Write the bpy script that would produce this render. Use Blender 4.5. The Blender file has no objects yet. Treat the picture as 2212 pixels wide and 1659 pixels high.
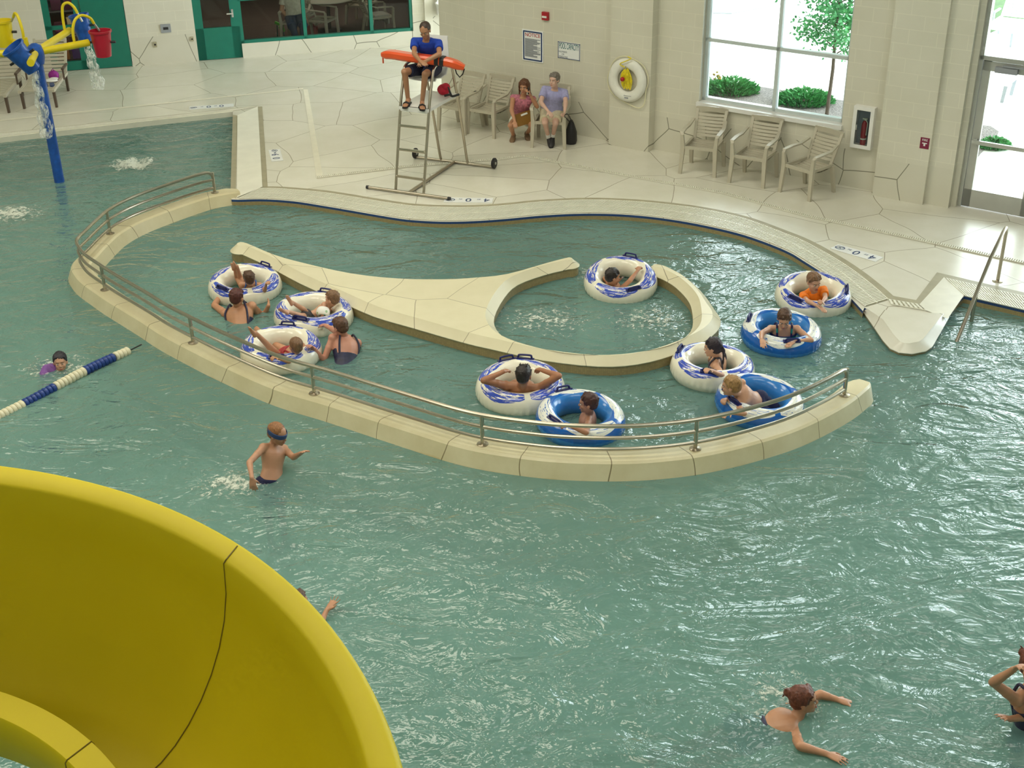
import bpy, math, random
from mathutils import Vector, Matrix, noise
from mathutils.geometry import tessellate_polygon
random.seed(7)
R = math.radians
WZ = 0.06   # water level
SC = bpy.context.scene
COL = SC.collection

# ---------------------------------------------------------------- camera
FPX, CX, CY, CAMZ = 2800.0, 1106.0, 829.5, 6.75
_z = Vector((-84, 5270, 2800)).normalized()
_f = Vector((0, 0, -1))
_y = (_f - _z * _f.dot(_z)).normalized()
_x = _y.cross(_z)
CM = Matrix((_x, _y, _z))                      # camera axes -> world
CAMP = Vector((0, 0, CAMZ))
cd = bpy.data.cameras.new('camera'); cam = bpy.data.objects.new('camera', cd); COL.objects.link(cam)
cd.sensor_width = 36; cd.lens = FPX / 2212 * 36; cd.clip_end = 300
cam.matrix_world = Matrix.Translation(CAMP) @ CM.to_4x4()
SC.camera = cam
# ---------------------------------------------------------------- light and exposure
SC.view_settings.view_transform = 'Standard'; SC.view_settings.look = 'None'
SC.view_settings.gamma = 1; SC.view_settings.use_curve_mapping = False
SC.view_settings.exposure = -0.3
SC.cycles.use_denoising = True
SC.cycles.max_bounces = 8; SC.cycles.transparent_max_bounces = 12
SC.cycles.sample_clamp_indirect = 6
SC.cycles.caustics_reflective = False; SC.cycles.caustics_refractive = False
wd = bpy.data.worlds.new('world'); SC.world = wd; wd.use_nodes = True
bg = wd.node_tree.nodes['Background']
bg.inputs[0].default_value = (0.88, 0.96, 1.0, 1); bg.inputs[1].default_value = 11.0
def area(name, loc, size, sizey, power, color, rot=(0, 0, 0), portal=False):
    l = bpy.data.lights.new(name, 'AREA'); l.shape = 'RECTANGLE'; l.size = size; l.size_y = sizey
    l.energy = power; l.color = color
    if portal: l.cycles.is_portal = True
    o = bpy.data.objects.new(name, l); COL.objects.link(o); o.location = loc; o.rotation_euler = rot
    return o
FILL_POS = ((-9, 8), (-2, 8), (5, 8), (-9, 16), (-2, 16), (5, 13), (-7, 0), (0, 0), (7, 0))  # unseen fill lights added overhead; the nearest row brightens the slide
for lx, ly in FILL_POS:
    area('added_fill_light', (lx, ly, 8.6), 5.0, 2.6, 75 if ly == 0 else (360 if lx < 0 else 170), (1.0, 0.92, 0.74) if lx < 0 else (1.0, .96, .86))

# ---------------------------------------------------------------- geometry helpers
def at(px, py, z=0.15):
    d = CM @ Vector((px - CX, -(py - CY), -FPX))
    t = (z - CAMZ) / d.z
    return CAMP + d * t
def ray(px, py):
    return (CM @ Vector((px - CX, -(py - CY), -FPX))).normalized()
def on_plane(px, py, p0, n):
    d = ray(px, py)
    return CAMP + d * ((Vector(p0) - CAMP).dot(n) / d.dot(n))

class MB:
    def __init__(s): s.v = []; s.f = []; s.m = []; s.uv = {}; s.cm = 0
    def quad(s, a, b, c, d): s.add([a, b, c, d], [(0, 1, 2, 3)])
    def add(s, vs, fs):
        n = len(s.v); s.v += [Vector(q) for q in vs]
        for f in fs: s.f.append([i + n for i in f]); s.m.append(s.cm)
        return n
    def box(s, c, sz, rot=None, z=None):
        M_ = rot if rot is not None else Matrix.Identity(3)
        if isinstance(M_, (int, float)): M_ = Matrix.Rotation(M_, 3, 'Z')
        c = Vector(c); h = Vector(sz) / 2
        vs = [c + M_ @ Vector((x * h.x, y * h.y, w * h.z)) for w in (-1, 1) for x, y in ((-1, -1), (1, -1), (1, 1), (-1, 1))]
        s.add(vs, [(3, 2, 1, 0), (4, 5, 6, 7), (0, 1, 5, 4), (1, 2, 6, 5), (2, 3, 7, 6), (3, 0, 4, 7)])
        return s
    def loft(s, rings, cap=True, closed=False):
        n = len(rings[0]); base = s.add([p for r_ in rings for p in r_], [])
        L = len(rings)
        for i in range(L if closed else L - 1):
            for j in range(n):
                a = base + i * n + j; b = base + i * n + (j + 1) % n
                c = base + ((i + 1) % L) * n + (j + 1) % n; d = base + ((i + 1) % L) * n + j
                s.f.append([a, b, c, d]); s.m.append(s.cm)
        if cap and not closed:
            s.f.append([base + j for j in range(n)][::-1]); s.m.append(s.cm)
            s.f.append([base + (L - 1) * n + j for j in range(n)]); s.m.append(s.cm)
        return s
    def tube(s, pts, r, n=10, cap=True, up=None, ends=None, closed=False):
        pts = [Vector(p) for p in pts]; rs = r if isinstance(r, (list, tuple)) else [r] * len(pts)
        rings = []; prev = None
        for i, p in enumerate(pts):
            if closed: t = (pts[(i + 1) % len(pts)] - pts[i - 1]).normalized()
            else: t = (pts[min(i + 1, len(pts) - 1)] - pts[max(i - 1, 0)])
            t = t.normalized() if t.length > 1e-9 else Vector((0, 0, 1))
            if prev is None:
                a = Vector((0, 0, 1)) if abs(t.z) < .9 else Vector((1, 0, 0))
                u = t.cross(a).normalized()
            else:
                u = (prev - t * prev.dot(t)).normalized()
            prev = u; w = t.cross(u)
            rings.append([p + (u * math.cos(2 * math.pi * j / n) + w * math.sin(2 * math.pi * j / n)) * rs[i] for j in range(n)])
        return s.loft(rings, cap, closed)
    def cap(s, p1, r1, p2, r2, n=12):
        p1 = Vector(p1); p2 = Vector(p2); t = (p2 - p1)
        if t.length < 1e-6: t = Vector((0, 0, 1e-3)); p2 = p1 + t
        t.normalize(); pts = []; rs = []
        for a in (-80, -50, -20): pts.append(p1 + t * r1 * math.sin(R(a))); rs.append(r1 * math.cos(R(a)))
        for a in (20, 50, 80): pts.append(p2 + t * r2 * math.sin(R(a))); rs.append(r2 * math.cos(R(a)))
        return s.tube(pts, rs, n)
    def ell(s, c, r, M_=None, nu=16, nv=10):
        c = Vector(c); M_ = M_ or Matrix.Identity(3)
        rings = []
        for i in range(1, nv):
            th = math.pi * i / nv
            rings.append([c + M_ @ Vector((r[0] * math.sin(th) * math.cos(2 * math.pi * j / nu), r[1] * math.sin(th) * math.sin(2 * math.pi * j / nu), r[2] * -math.cos(th))) for j in range(nu)])
        s.loft(rings, False)
        b = len(s.v) - nu * (nv - 1)
        k = s.add([c + M_ @ Vector((0, 0, -r[2])), c + M_ @ Vector((0, 0, r[2]))], [])
        for j in range(nu):
            s.f.append([k, b + (j + 1) % nu, b + j]); s.m.append(s.cm)
            s.f.append([k + 1, b + nu * (nv - 2) + j, b + nu * (nv - 2) + (j + 1) % nu]); s.m.append(s.cm)
        return s
    def lathe(s, prof, c=(0, 0, 0), n=24, M_=None, closed=False):
        c = Vector(c); M_ = M_ or Matrix.Identity(3)
        return s.loft([[c + M_ @ Vector((r_ * math.cos(2 * math.pi * j / n), r_ * math.sin(2 * math.pi * j / n), z_)) for j in range(n)] for r_, z_ in prof], not closed, closed)
    def poly(s, pts, z=None):
        """flat polygon (any outline), facing up"""
        P_ = [Vector((p[0], p[1], p[2] if z is None else z)) for p in pts]
        b = s.add(P_, [])
        for t in tessellate_polygon([P_]):
            a, c, d = [P_[i] for i in t]
            t = list(t)
            if (c - a).cross(d - a).z < 0: t.reverse()
            s.f.append([b + i for i in t]); s.m.append(s.cm)
        return s
    def wallband(s, pts, z0, z1, ccw=True, closed=True):
        n = len(pts); b = s.add([(p[0], p[1], z) for z in (z0, z1) for p in pts], [])
        for i in range(n if closed else n - 1):
            j = (i + 1) % n; f = [b + i, b + j, b + n + j, b + n + i]
            s.f.append(f if ccw else f[::-1]); s.m.append(s.cm)
        return s

ROOTS = []
def mk(name, mb, mats, parent=None, origin=None, smooth=True, angle=35, label=None, cat=None, group=None, kind=None, rotz=0):
    me = bpy.data.meshes.new(name)
    o0 = Vector(origin) if origin is not None else Vector((0, 0, 0))
    me.from_pydata([tuple(q) for q in mb.v], [], mb.f); 
    if not isinstance(mats, (list, tuple)): mats = [mats]
    for m in mats: me.materials.append(m)
    for p, mi in zip(me.polygons, mb.m): p.material_index = mi
    if mb.uv:
        ul = me.uv_layers.new(name='UVMap')
        for p in me.polygons:
            for li, vi in zip(p.loop_indices, p.vertices): ul.data[li].uv = mb.uv.get((p.index, vi), mb.uv.get(vi, (0, 0)))
    me.validate(); me.update()
    if smooth:
        for p in me.polygons: p.use_smooth = True
        me.set_sharp_from_angle(angle=R(angle))
    if origin is not None: me.transform(Matrix.Translation(-o0))
    o = bpy.data.objects.new(name, me); COL.objects.link(o)
    o.location = o0
    if parent:
        o.parent = parent; o.location = o0 - world_loc(parent) if origin is not None else Vector((0, 0, 0)) 
        if origin is None and parent.get('_abs'): o.location = -world_loc(parent)
    tag(o, label, cat, group, kind)
    return o
def world_loc(o):
    l = Vector(o.location)
    while o.parent: o = o.parent; l += Vector(o.location)
    return l
def tag(o, label=None, cat=None, group=None, kind=None):
    if label: o['label'] = label
    if cat: o['category'] = cat
    if group: o['group'] = group
    if kind: o['kind'] = kind
    return o
def empty(name, loc, label=None, cat=None, group=None, kind=None, rotz=0):
    o = bpy.data.objects.new(name, None); COL.objects.link(o); o.location = loc; o.rotation_euler = (0, 0, rotz)
    o.empty_display_size = .1
    return tag(o, label, cat, group, kind)
def dup(root, loc, rotz, label, group=None):
    def cp(o, par):
        c = o.copy(); COL.objects.link(c); c.parent = par
        for ch in list(o.children): cp(ch, c)
        return c
    r_ = cp(root, None); r_.location = loc; r_.rotation_euler = (0, 0, rotz)
    r_['label'] = label
    if group: r_['group'] = group
    return r_
def centroid(mb):
    n = len(mb.v); c = Vector((0, 0, 0))
    for q in mb.v: c += q
    return c / n
def smoothline(pts, per=6, closed=False):
    """Catmull-Rom through points"""
    P_ = [Vector(p) for p in pts]; n = len(P_); out = []
    for i in range(n if closed else n - 1):
        p0 = P_[(i - 1) % n] if closed or i > 0 else P_[0] * 2 - P_[1]
        p1 = P_[i]; p2 = P_[(i + 1) % n]
        p3 = P_[(i + 2) % n] if closed or i + 2 < n else P_[-1] * 2 - P_[-2]
        for k in range(per):
            t = k / per
            out.append(0.5 * ((2 * p1) + (p2 - p0) * t + (2 * p0 - 5 * p1 + 4 * p2 - p3) * t * t + (3 * p1 - p0 - 3 * p2 + p3) * t ** 3))
    if not closed: out.append(P_[-1])
    return out
def resample(pts, n):
    P_ = [Vector(p) for p in pts]; L = [0]
    for a, b in zip(P_, P_[1:]): L.append(L[-1] + (b - a).length)
    out = []; k = 0
    for i in range(n):
        t = L[-1] * i / (n - 1)
        while k < len(L) - 2 and L[k + 1] < t: k += 1
        d = L[k + 1] - L[k]
        out.append(P_[k].lerp(P_[k + 1], (t - L[k]) / d if d > 1e-9 else 0))
    return out
def plen(pts): return sum((Vector(b) - Vector(a)).length for a, b in zip(pts, pts[1:]))
def offset(pts, d, closed=False):
    """shift a polyline to its left by d in the ground plane"""
    n = len(pts); out = []
    for i in range(n):
        a = pts[(i - 1) % n] if closed or i > 0 else pts[0]
        b = pts[(i + 1) % n] if closed or i < n - 1 else pts[-1]
        t = Vector((b[0] - a[0], b[1] - a[1], 0)).normalized()
        out.append(Vector((pts[i][0] - t.y * d, pts[i][1] + t.x * d, pts[i][2])))
    return out

# ---------------------------------------------------------------- materials
MATS = {}
class NT:
    def __init__(s, name):
        s.mat = bpy.data.materials.new(name); s.mat.use_nodes = True; s.t = s.mat.node_tree
        s.b = s.t.nodes['Principled BSDF']; s.out = s.t.nodes['Material Output']
    def n(s, typ, **k):
        nd = s.t.nodes.new(typ)
        for a, v in k.items():
            if a.startswith('i_'): nd.inputs[a[2:].replace('_', ' ')].default_value = v
            else: setattr(nd, a, v)
        return nd
    def l(s, a, b): s.t.links.new(a, b)
    def coord(s, kind='Object', scale=None, swap=False):
        c = s.n('ShaderNodeTexCoord').outputs[kind]
        if swap:
            x = s.n('ShaderNodeSeparateXYZ'); s.l(c, x.inputs[0]); y = s.n('ShaderNodeCombineXYZ')
            s.l(x.outputs[0], y.inputs[0]); s.l(x.outputs[2], y.inputs[1]); c = y.outputs[0]
        if scale:
            m = s.n('ShaderNodeMapping'); m.inputs['Scale'].default_value = scale; s.l(c, m.inputs[0]); c = m.outputs[0]
        return c
    def noise(s, vec, scale, detail=3, rough=.5, dist=0):
        x = s.n('ShaderNodeTexNoise'); x.inputs['Scale'].default_value = scale; x.inputs['Detail'].default_value = detail
        x.inputs['Roughness'].default_value = rough; x.inputs['Distortion'].default_value = dist
        if vec is not None: s.l(vec, x.inputs['Vector'])
        return x.outputs['Fac']
    def ramp(s, fac, stops):
        r_ = s.n('ShaderNodeValToRGB'); e = r_.color_ramp.elements
        while len(e) < len(stops): e.new(.5)
        for q, (p, c) in zip(e, stops): q.position = p; q.color = (*c, 1) if len(c) == 3 else c
        s.l(fac, r_.inputs[0]); return r_.outputs[0]
    def mix(s, fac, a, b, mode='MIX'):
        m = s.n('ShaderNodeMix', data_type='RGBA', blend_type=mode)
        for sock, v in ((m.inputs[0], fac), (m.inputs[6], a), (m.inputs[7], b)):
            if hasattr(v, 'is_output') or hasattr(v, 'links'): s.l(v, sock)
            elif isinstance(v, (int, float)): sock.default_value = v
            else: sock.default_value = (*v, 1)
        return m.outputs[2]
    def math(s, op, a, b=0.0, clamp=False):
        m = s.n('ShaderNodeMath', operation=op); m.use_clamp = clamp
        for sock, v in ((m.inputs[0], a), (m.inputs[1], b)):
            if isinstance(v, (int, float)): sock.default_value = v
            else: s.l(v, sock)
        return m.outputs[0]
    def color(s, c):
        if hasattr(c, 'links'): s.l(c, s.b.inputs['Base Color'])
        else: s.b.inputs['Base Color'].default_value = (*c, 1)
    def bump(s, h, strength=.3, dist=.02, to=None):
        b = s.n('ShaderNodeBump'); b.inputs['Strength'].default_value = strength; b.inputs['Distance'].default_value = dist
        s.l(h, b.inputs['Height']); s.l(b.outputs[0], (to or s.b).inputs['Normal']); return b
def mat(name, c, rough=.5, metal=0, var=.12, vscale=6, spec=.5, bump=0, bscale=40, coat=0, swap=False, sss=0):
    if name in MATS: return MATS[name]
    t = NT(name); co = t.coord()
    if var:
        k = t.noise(co, vscale, 3)
        t.color(t.ramp(k, [(.3, tuple(q * (1 - var) for q in c)), (.7, tuple(min(1, q * (1 + var)) for q in c))]))
    else: t.color(c)
    t.b.inputs['Roughness'].default_value = rough; t.b.inputs['Metallic'].default_value = metal
    t.b.inputs['Specular IOR Level'].default_value = spec
    if coat: t.b.inputs['Coat Weight'].default_value = coat; t.b.inputs['Coat Roughness'].default_value = .08
    if sss: t.b.inputs['Subsurface Weight'].default_value = sss; t.b.inputs['Subsurface Scale'].default_value = .01
    if bump: t.bump(t.noise(co, bscale, 4), bump, .01)
    MATS[name] = t.mat; return t.mat

def crack_nodes(t, vec, scale, width, wob=.25):
    """irregular flagstone joints: thin dark lines between large odd-shaped stones"""
    nz = t.n('ShaderNodeTexNoise'); nz.inputs['Scale'].default_value = scale * .9; nz.inputs['Detail'].default_value = 1
    t.l(vec, nz.inputs['Vector'])
    off = t.n('ShaderNodeVectorMath', operation='SCALE'); t.l(nz.outputs['Color'], off.inputs[0]); off.inputs['Scale'].default_value = wob
    ad = t.n('ShaderNodeVectorMath', operation='ADD'); t.l(vec, ad.inputs[0]); t.l(off.outputs[0], ad.inputs[1])
    v = t.n('ShaderNodeTexVoronoi', feature='DISTANCE_TO_EDGE', voronoi_dimensions='2D'); v.inputs['Scale'].default_value = scale
    t.l(ad.outputs[0], v.inputs['Vector'])
    v2 = t.n('ShaderNodeTexVoronoi', feature='F1', voronoi_dimensions='2D'); v2.inputs['Scale'].default_value = scale
    t.l(ad.outputs[0], v2.inputs['Vector'])
    line = t.math('LESS_THAN', v.outputs['Distance'], width)
    return line, v2.outputs['Color']
def stone(name, base, line=(.22, .19, .12), scale=.75, width=.006, rough=.35, swap=False, stain=.10, spec=.5):
    if name in MATS: return MATS[name]
    t = NT(name); co = t.coord(swap=swap)
    ln, cell = crack_nodes(t, co, scale, width)
    cv = t.n('ShaderNodeSeparateColor'); t.l(cell, cv.inputs[0])
    hue = t.mix(cv.outputs[0], tuple(q * .955 for q in base), tuple(min(1, q * 1.035) for q in base))
    k = t.noise(co, 2.2, 5, .6)
    st = t.ramp(k, [(.25, tuple(q * (1 - stain) for q in (1, 1, .95))), (.75, (1, 1, 1))])
    c = t.mix(1.0, hue, st, 'MULTIPLY')
    c = t.mix(t.math('MULTIPLY', ln, .8), c, line)
    t.color(c); 
    t.b.inputs['Roughness'].default_value = rough; t.b.inputs['Specular IOR Level'].default_value = spec
    t.bump(t.noise(co, 9, 2), .06, .01)
    MATS[name] = t.mat; return t.mat
def blockwall(name, base, swap=True):
    """painted concrete block above, flagstone-joint wainscot below 0.72 m"""
    t = NT(name); co = t.coord(swap=True)
    br = t.n('ShaderNodeTexBrick'); t.l(co, br.inputs['Vector'])
    br.inputs['Color1'].default_value = (*base, 1); br.inputs['Color2'].default_value = (*[q * .97 for q in base], 1)
    br.inputs['Mortar'].default_value = (*[min(1, q * 1.07) for q in base], 1)
    br.inputs['Scale'].default_value = 1.0; br.inputs['Mortar Size'].default_value = .006
    br.inputs['Brick Width'].default_value = .4; br.inputs['Row Height'].default_value = .2; br.offset = .5
    ln, cell = crack_nodes(t, co, 1.15, .008, .2)
    low = t.mix(t.math('MULTIPLY', ln, .85), tuple(q * .95 for q in base), (.15, .15, .10))
    x = t.n('ShaderNodeSeparateXYZ'); t.l(co, x.inputs[0])
    c = t.mix(t.math('GREATER_THAN', x.outputs[1], .72), low, br.outputs['Color'])
    c = t.mix(1.0, c, t.ramp(t.noise(co, 1.6, 4), [(.3, (.94, .94, .92)), (.7, (1, 1, 1))]), 'MULTIPLY')
    t.color(c); t.b.inputs['Roughness'].default_value = .45
    t.bump(br.outputs['Fac'], -.25, .004)
    MATS[name] = t.mat; return t.mat
def tiles(name, base, grout, size=.05, rough=.3):
    t = NT(name); co = t.coord('UV')
    br = t.n('ShaderNodeTexBrick'); t.l(co, br.inputs['Vector']); br.offset = 0
    br.inputs['Color1'].default_value = (*base, 1); br.inputs['Color2'].default_value = (*[q * .8 for q in base], 1)
    br.inputs['Mortar'].default_value = (*grout, 1); br.inputs['Scale'].default_value = 1
    br.inputs['Mortar Size'].default_value = size * .09; br.inputs['Brick Width'].default_value = size; br.inputs['Row Height'].default_value = size
    t.color(br.outputs['Color']); t.b.inputs['Roughness'].default_value = rough
    MATS[name] = t.mat; return t.mat

CREAM = (.70, .68, .58)
M_wall = blockwall('painted_block', CREAM)
M_deck = stone('stamped_deck', (.78, .762, .675), scale=.85, width=.0045, rough=.27)
M_cop = stone('coping_stone', (.74, .69, .50), scale=.95, width=.004, rough=.4)
M_tile = tiles('tan_mosaic', (.42, .32, .15), (.30, .24, .13), .023)
M_navy = tiles('navy_tile', (.02, .06, .22), (.05, .10, .25), .023)
M_white = mat('white_paint', (.80, .80, .78), .4, var=.03)
M_floorp = mat('pool_plaster', (.70, .76, .70), .6, var=.06, vscale=1.2)
M_beach = mat('beach_plaster', (.80, .74, .58), .6, var=.06, vscale=1.2)
M_steel = mat('brushed_steel', (.50, .45, .37), .28, 1.0, var=.06)
M_alu = mat('grey_aluminium', (.52, .53, .50), .4, .6, var=.04)
M_green = mat('green_frame_paint', (.008, .17, .12), .35, var=.05)
M_black = mat('black_rubber', (.015, .015, .018), .5, var=.1)
M_tan = mat('tan_resin', (.50, .465, .37), .45, var=.04)
M_band = mat('edge_band', (.38, .35, .24), .5, var=.08)
M_slat = mat('grate_slat', (.80, .79, .68), .4, var=.04)
M_chan = mat('grate_channel', (.30, .28, .19), .8, var=.1)

def water_mat():
    t = NT('pool_water'); co = t.coord()
    w1 = t.noise(t.coord(scale=(1.0, 1.7, 1)), 1.0, 3, .5, 1.4)
    w2 = t.noise(t.coord(scale=(1.0, 1.3, 1)), 3.0, 3, .55, 1.4)
    w3 = t.noise(co, 13, 2, .5, .8)
    h = t.math('ADD', t.math('MULTIPLY', w1, 1.0), t.math('MULTIPLY', w2, .36))
    h = t.math('ADD', h, t.math('MULTIPLY', w3, .06))
    b = t.n('ShaderNodeBump'); b.inputs['Strength'].default_value = 1; b.inputs['Distance'].default_value = .08
    t.l(h, b.inputs['Height'])
    tr = t.n('ShaderNodeBsdfTransparent'); tr.inputs[0].default_value = (.58, .82, .76, 1)
    df = t.n('ShaderNodeBsdfDiffuse'); t.l(b.outputs[0], df.inputs['Normal'])
    c = t.ramp(t.noise(co, .35, 3, .5, .5), [(.35, (.165, .325, .30)), (.65, (.20, .38, .355))])
    t.l(c, df.inputs[0])
    m1 = t.n('ShaderNodeMixShader'); m1.inputs[0].default_value = .58
    t.l(tr.outputs[0], m1.inputs[1]); t.l(df.outputs[0], m1.inputs[2])
    gl = t.n('ShaderNodeBsdfGlossy'); gl.inputs['Roughness'].default_value = .025; t.l(b.outputs[0], gl.inputs['Normal'])
    fr = t.n('ShaderNodeFresnel'); fr.inputs[0].default_value = 1.52; t.l(b.outputs[0], fr.inputs['Normal'])
    m2 = t.n('ShaderNodeMixShader'); t.l(fr.outputs[0], m2.inputs[0]); t.l(m1.outputs[0], m2.inputs[1]); t.l(gl.outputs[0], m2.inputs[2])
    t.l(m2.outputs[0], t.out.inputs['Surface'])
    return t.mat
M_water = water_mat()
def glass_mat(name='window_glass', tint=(.97, 1, .99), ior=1.35):
    t = NT(name); tr = t.n('ShaderNodeBsdfTransparent'); tr.inputs[0].default_value = (*tint, 1)
    gl = t.n('ShaderNodeBsdfGlossy'); gl.inputs['Roughness'].default_value = .02
    fr = t.n('ShaderNodeFresnel'); fr.inputs[0].default_value = ior
    m = t.n('ShaderNodeMixShader'); t.l(fr.outputs[0], m.inputs[0]); t.l(tr.outputs[0], m.inputs[1]); t.l(gl.outputs[0], m.inputs[2])
    t.l(m.outputs[0], t.out.inputs['Surface']); return t.mat
M_glass = glass_mat()
# ================================================================ THE SETTING
DZ = 0.15
def W(lst, z=DZ): return [at(p[0], p[1], z) for p in lst]
# pool edge, in order from far left to far right
wad = [(-900, 392), (0, 297), (503, 241), (498, 416), (500, 431)]
riv = [(515, 431.5), (570, 430.5), (635, 435), (700, 445), (765, 456), (847, 470), (896, 476), (961, 479), (1026, 477.5), (1091, 473), (1174, 465.5), (1260, 461.5), (1347, 463.5), (1434, 472), (1521, 487), (1608, 508), (1694, 540), (1741, 567), (1795, 603), (1835, 641), (1864, 672)]
pen = [(1890, 705), (1911, 739), (1926, 756), (1943, 764), (1968, 766.5), (1996, 761), (2009, 751.6), (2047, 687.5), (2083, 640)]
RE = smoothline(W(riv), 5)
PE = [Vector((p.x, p.y, DZ)) for p in W([(1866, 675)] + pen[:-1], .085)] + W(pen[-1:])
right_edge = [at(2212, 670), at(3000, 855)]
pc_ = at(1975, 700, DZ)
PE = [p + (pc_ - p).normalized() * (.13 if 0 < i < len(PE) - 1 else 0) for i, p in enumerate(PE)]
edge = W(wad) + RE + PE + right_edge
def wy(x): return 22.49 - .7125 * (x + .36) + .2
far = [Vector((17, 9.0, DZ)), Vector((17, wy(17), DZ)), Vector((-.3, wy(-.3), DZ)), Vector((-1.0, 23.8, DZ)), Vector((3.2, 29.5, DZ)), Vector((-16, 24.45, DZ))]
def flat_uv(mb, faces, uvf):
    for fi in faces:
        for vi in mb.f[fi]: mb.uv[(fi, vi)] = uvf(mb.v[vi])
def side_uv(mb, start, pts, closed):
    """walls built by wallband: u along the outline, v the height"""
    n = len(pts); L = [0]
    for i in range(n): L.append(L[-1] + (Vector(pts[(i + 1) % n]) - Vector(pts[i])).length)
    k = start
    for i in range(n if closed else n - 1):
        f = mb.f[k]
        b = min(f)
        for vi in f:
            rel = (vi - b) % n if False else None
        zs = [mb.v[vi].z for vi in f]
        a = Vector((pts[i][0], pts[i][1], 0))
        for vi in f:
            q = Vector((mb.v[vi].x, mb.v[vi].y, 0))
            mb.uv[(k, vi)] = (L[i] if (q - a).length < 1e-6 else L[i + 1], mb.v[vi].z)
        k += 1
d = MB(); poly = edge + far
d.poly(poly, DZ)
d.cm = 1; k = len(d.f); d.wallband(edge, .115, DZ, True, False); side_uv(d, k, edge, False)
d.cm = 2; k = len(d.f); d.wallband(edge, -1.3, .115, True, False); side_uv(d, k, edge, False)
mk('pool_deck', d, [M_deck, M_navy, M_tile], smooth=False, kind='structure')

# water surface and pool floor
w = MB(); w.quad((-16, -6, WZ), (17, -6, WZ), (17, 26, WZ), (-16, 26, WZ))
mk('pool_water', w, M_water, smooth=False, kind='structure', label='rippled teal pool water', cat='water')
def fz(x, y):
    s = max(0, min(1, (y - 13.2) / 5.0)) * max(0, min(1, (-4.0 - x) / 1.0))
    k = max(0, min(1, (-.5 - x) / 1.5)) * max(0, min(1, (12 - y) / 1.5))
    return -1.05 + max(s * .75, k * .32)
fl = MB(); nx, ny = 66, 64
b0 = fl.add([(-16 + 33 * i / nx, -6 + 32 * j / ny, fz(-16 + 33 * i / nx, -6 + 32 * j / ny)) for j in range(ny + 1) for i in range(nx + 1)], [])
for j in range(ny):
    for i in range(nx):
        a = b0 + j * (nx + 1) + i
        fl.f.append([a, a + 1, a + nx + 2, a + nx + 1]); fl.m.append(1 if fl.v[a].z > -1.2 else 0)
mk('pool_floor', fl, [M_floorp, M_beach], kind='structure')

# slab with bevelled rim
def slab(name, out, zb, zt, inset, mats, inset2=None, label=None, tilew=True):
    """out: counter-clockwise outline; vertical tiled wall, bevelled coping, flat top"""
    m = MB(); top = offset(out, inset, True)
    m.cm = 1; k = len(m.f); m.wallband(out, -1.3, zb, True, True); side_uv(m, k, out, True)
    m.cm = 0
    mid = offset(out, inset * .12, True)
    m.loft([[Vector((p.x, p.y, zb)) for p in offset(out, -.012, True)], [Vector((p.x, p.y, zb + .01)) for p in offset(out, -.014, True)],
            [Vector((p.x, p.y, zt - .012)) for p in offset(out, inset * .88, True)], [Vector((p.x, p.y, zt)) for p in top]], False)
    m.poly(top, zt)
    return mk(name, m, mats, kind='structure', angle=40)
def orient(pts):
    a = sum(p.x * q.y - q.x * p.y for p, q in zip(pts, pts[1:] + pts[:1]))
    return pts if a > 0 else pts[::-1]

# peninsula coping at the right end of the deck
pp = [at(1866, 664, DZ), at(1890, 705, .085), at(1911, 739, .07), at(1926, 756, .07), at(1943, 764, .07), at(1968, 766.5, .07), at(1996, 761, .07), at(2009, 751.6, .07), at(2047, 688, .085)]
pp = orient([Vector((p.x, p.y, 0)) for p in pp])
pp = offset(pp, -.012, True)
slab('peninsula_coping', pp, .085, .172, .10, [M_deck, M_tile])

# island with the whirlpool ring
isl_far = [(502, 536), (508, 524), (524, 518.5), (544, 523), (603, 547.6), (668, 565.5), (765, 586.7), (863, 597.4), (961, 599), (1026, 595.5), (1091, 588), (1174, 564.7), (1217, 553.7), (1237, 552), (1251, 558), (1257, 568)]
isl_in_far = [(1254, 577), (1174, 595), (1116, 617), (1087, 645)]
isl_in_near = [(1065, 672), (1070, 700), (1096, 722), (1145, 740), (1217, 756), (1289, 761), (1362, 757), (1434, 742), (1479, 719), (1499, 694)]
isl_in_right = [(1497, 668), (1487, 645), (1463, 620), (1434, 605)]
isl_cap = [(1410, 592), (1397, 583), (1398, 573), (1410, 567.5), (1430, 569), (1463, 582), (1492, 599), (1521, 628), (1541, 657)]
isl_out = [(1553, 690), (1550, 712), (1521, 737), (1451, 768), (1376, 787.5), (1292, 792), (1174, 779), (1068, 756), (1000, 740), (886, 707), (808, 684), (723, 646), (650, 613), (583, 577), (533, 554)]
ZI, ZB = .27, .17
def mixz(l, z): return [at(p[0], p[1], z) for p in l]
def arc(A, B, ref, n=9):
    c = (A + B) / 2; r_ = (A - B).length / 2; d = (B - A).normalized(); w_ = Vector((d.y, -d.x, 0))
    if (c - ref).dot(w_) < 0: w_ = -w_
    return [c - d * r_ * math.cos(math.pi * k / n) + w_ * r_ * math.sin(math.pi * k / n) for k in range(1, n)]
fl0 = lambda l: [Vector((p.x, p.y, 0)) for p in l]
S1 = fl0(mixz([(522, 519)] + isl_far[3:13] + [(1230, 552)], .26))
S2 = fl0(mixz([(1228, 582)] + isl_in_far[1:], ZB) + mixz(isl_in_near, .26) + mixz(isl_in_right[:-1], ZB + .02) + mixz([(1440, 608), (1418, 598)], ZB))
S3 = fl0(mixz([(1418, 568), (1440, 572)] + isl_cap[5:], .25) + mixz(isl_out[:-1] + [(540, 557), (524, 550)], ZB))
il = smoothline(S1, 3) + arc(S1[-1], S2[0], S1[-3]) + smoothline(S2, 3) + arc(S2[-1], S3[0], S2[-3]) + smoothline(S3, 3) + arc(S3[-1], S1[0], S1[2])
slab('island', orient(il), ZB, ZI, .085, [M_cop, M_tile])

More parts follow.
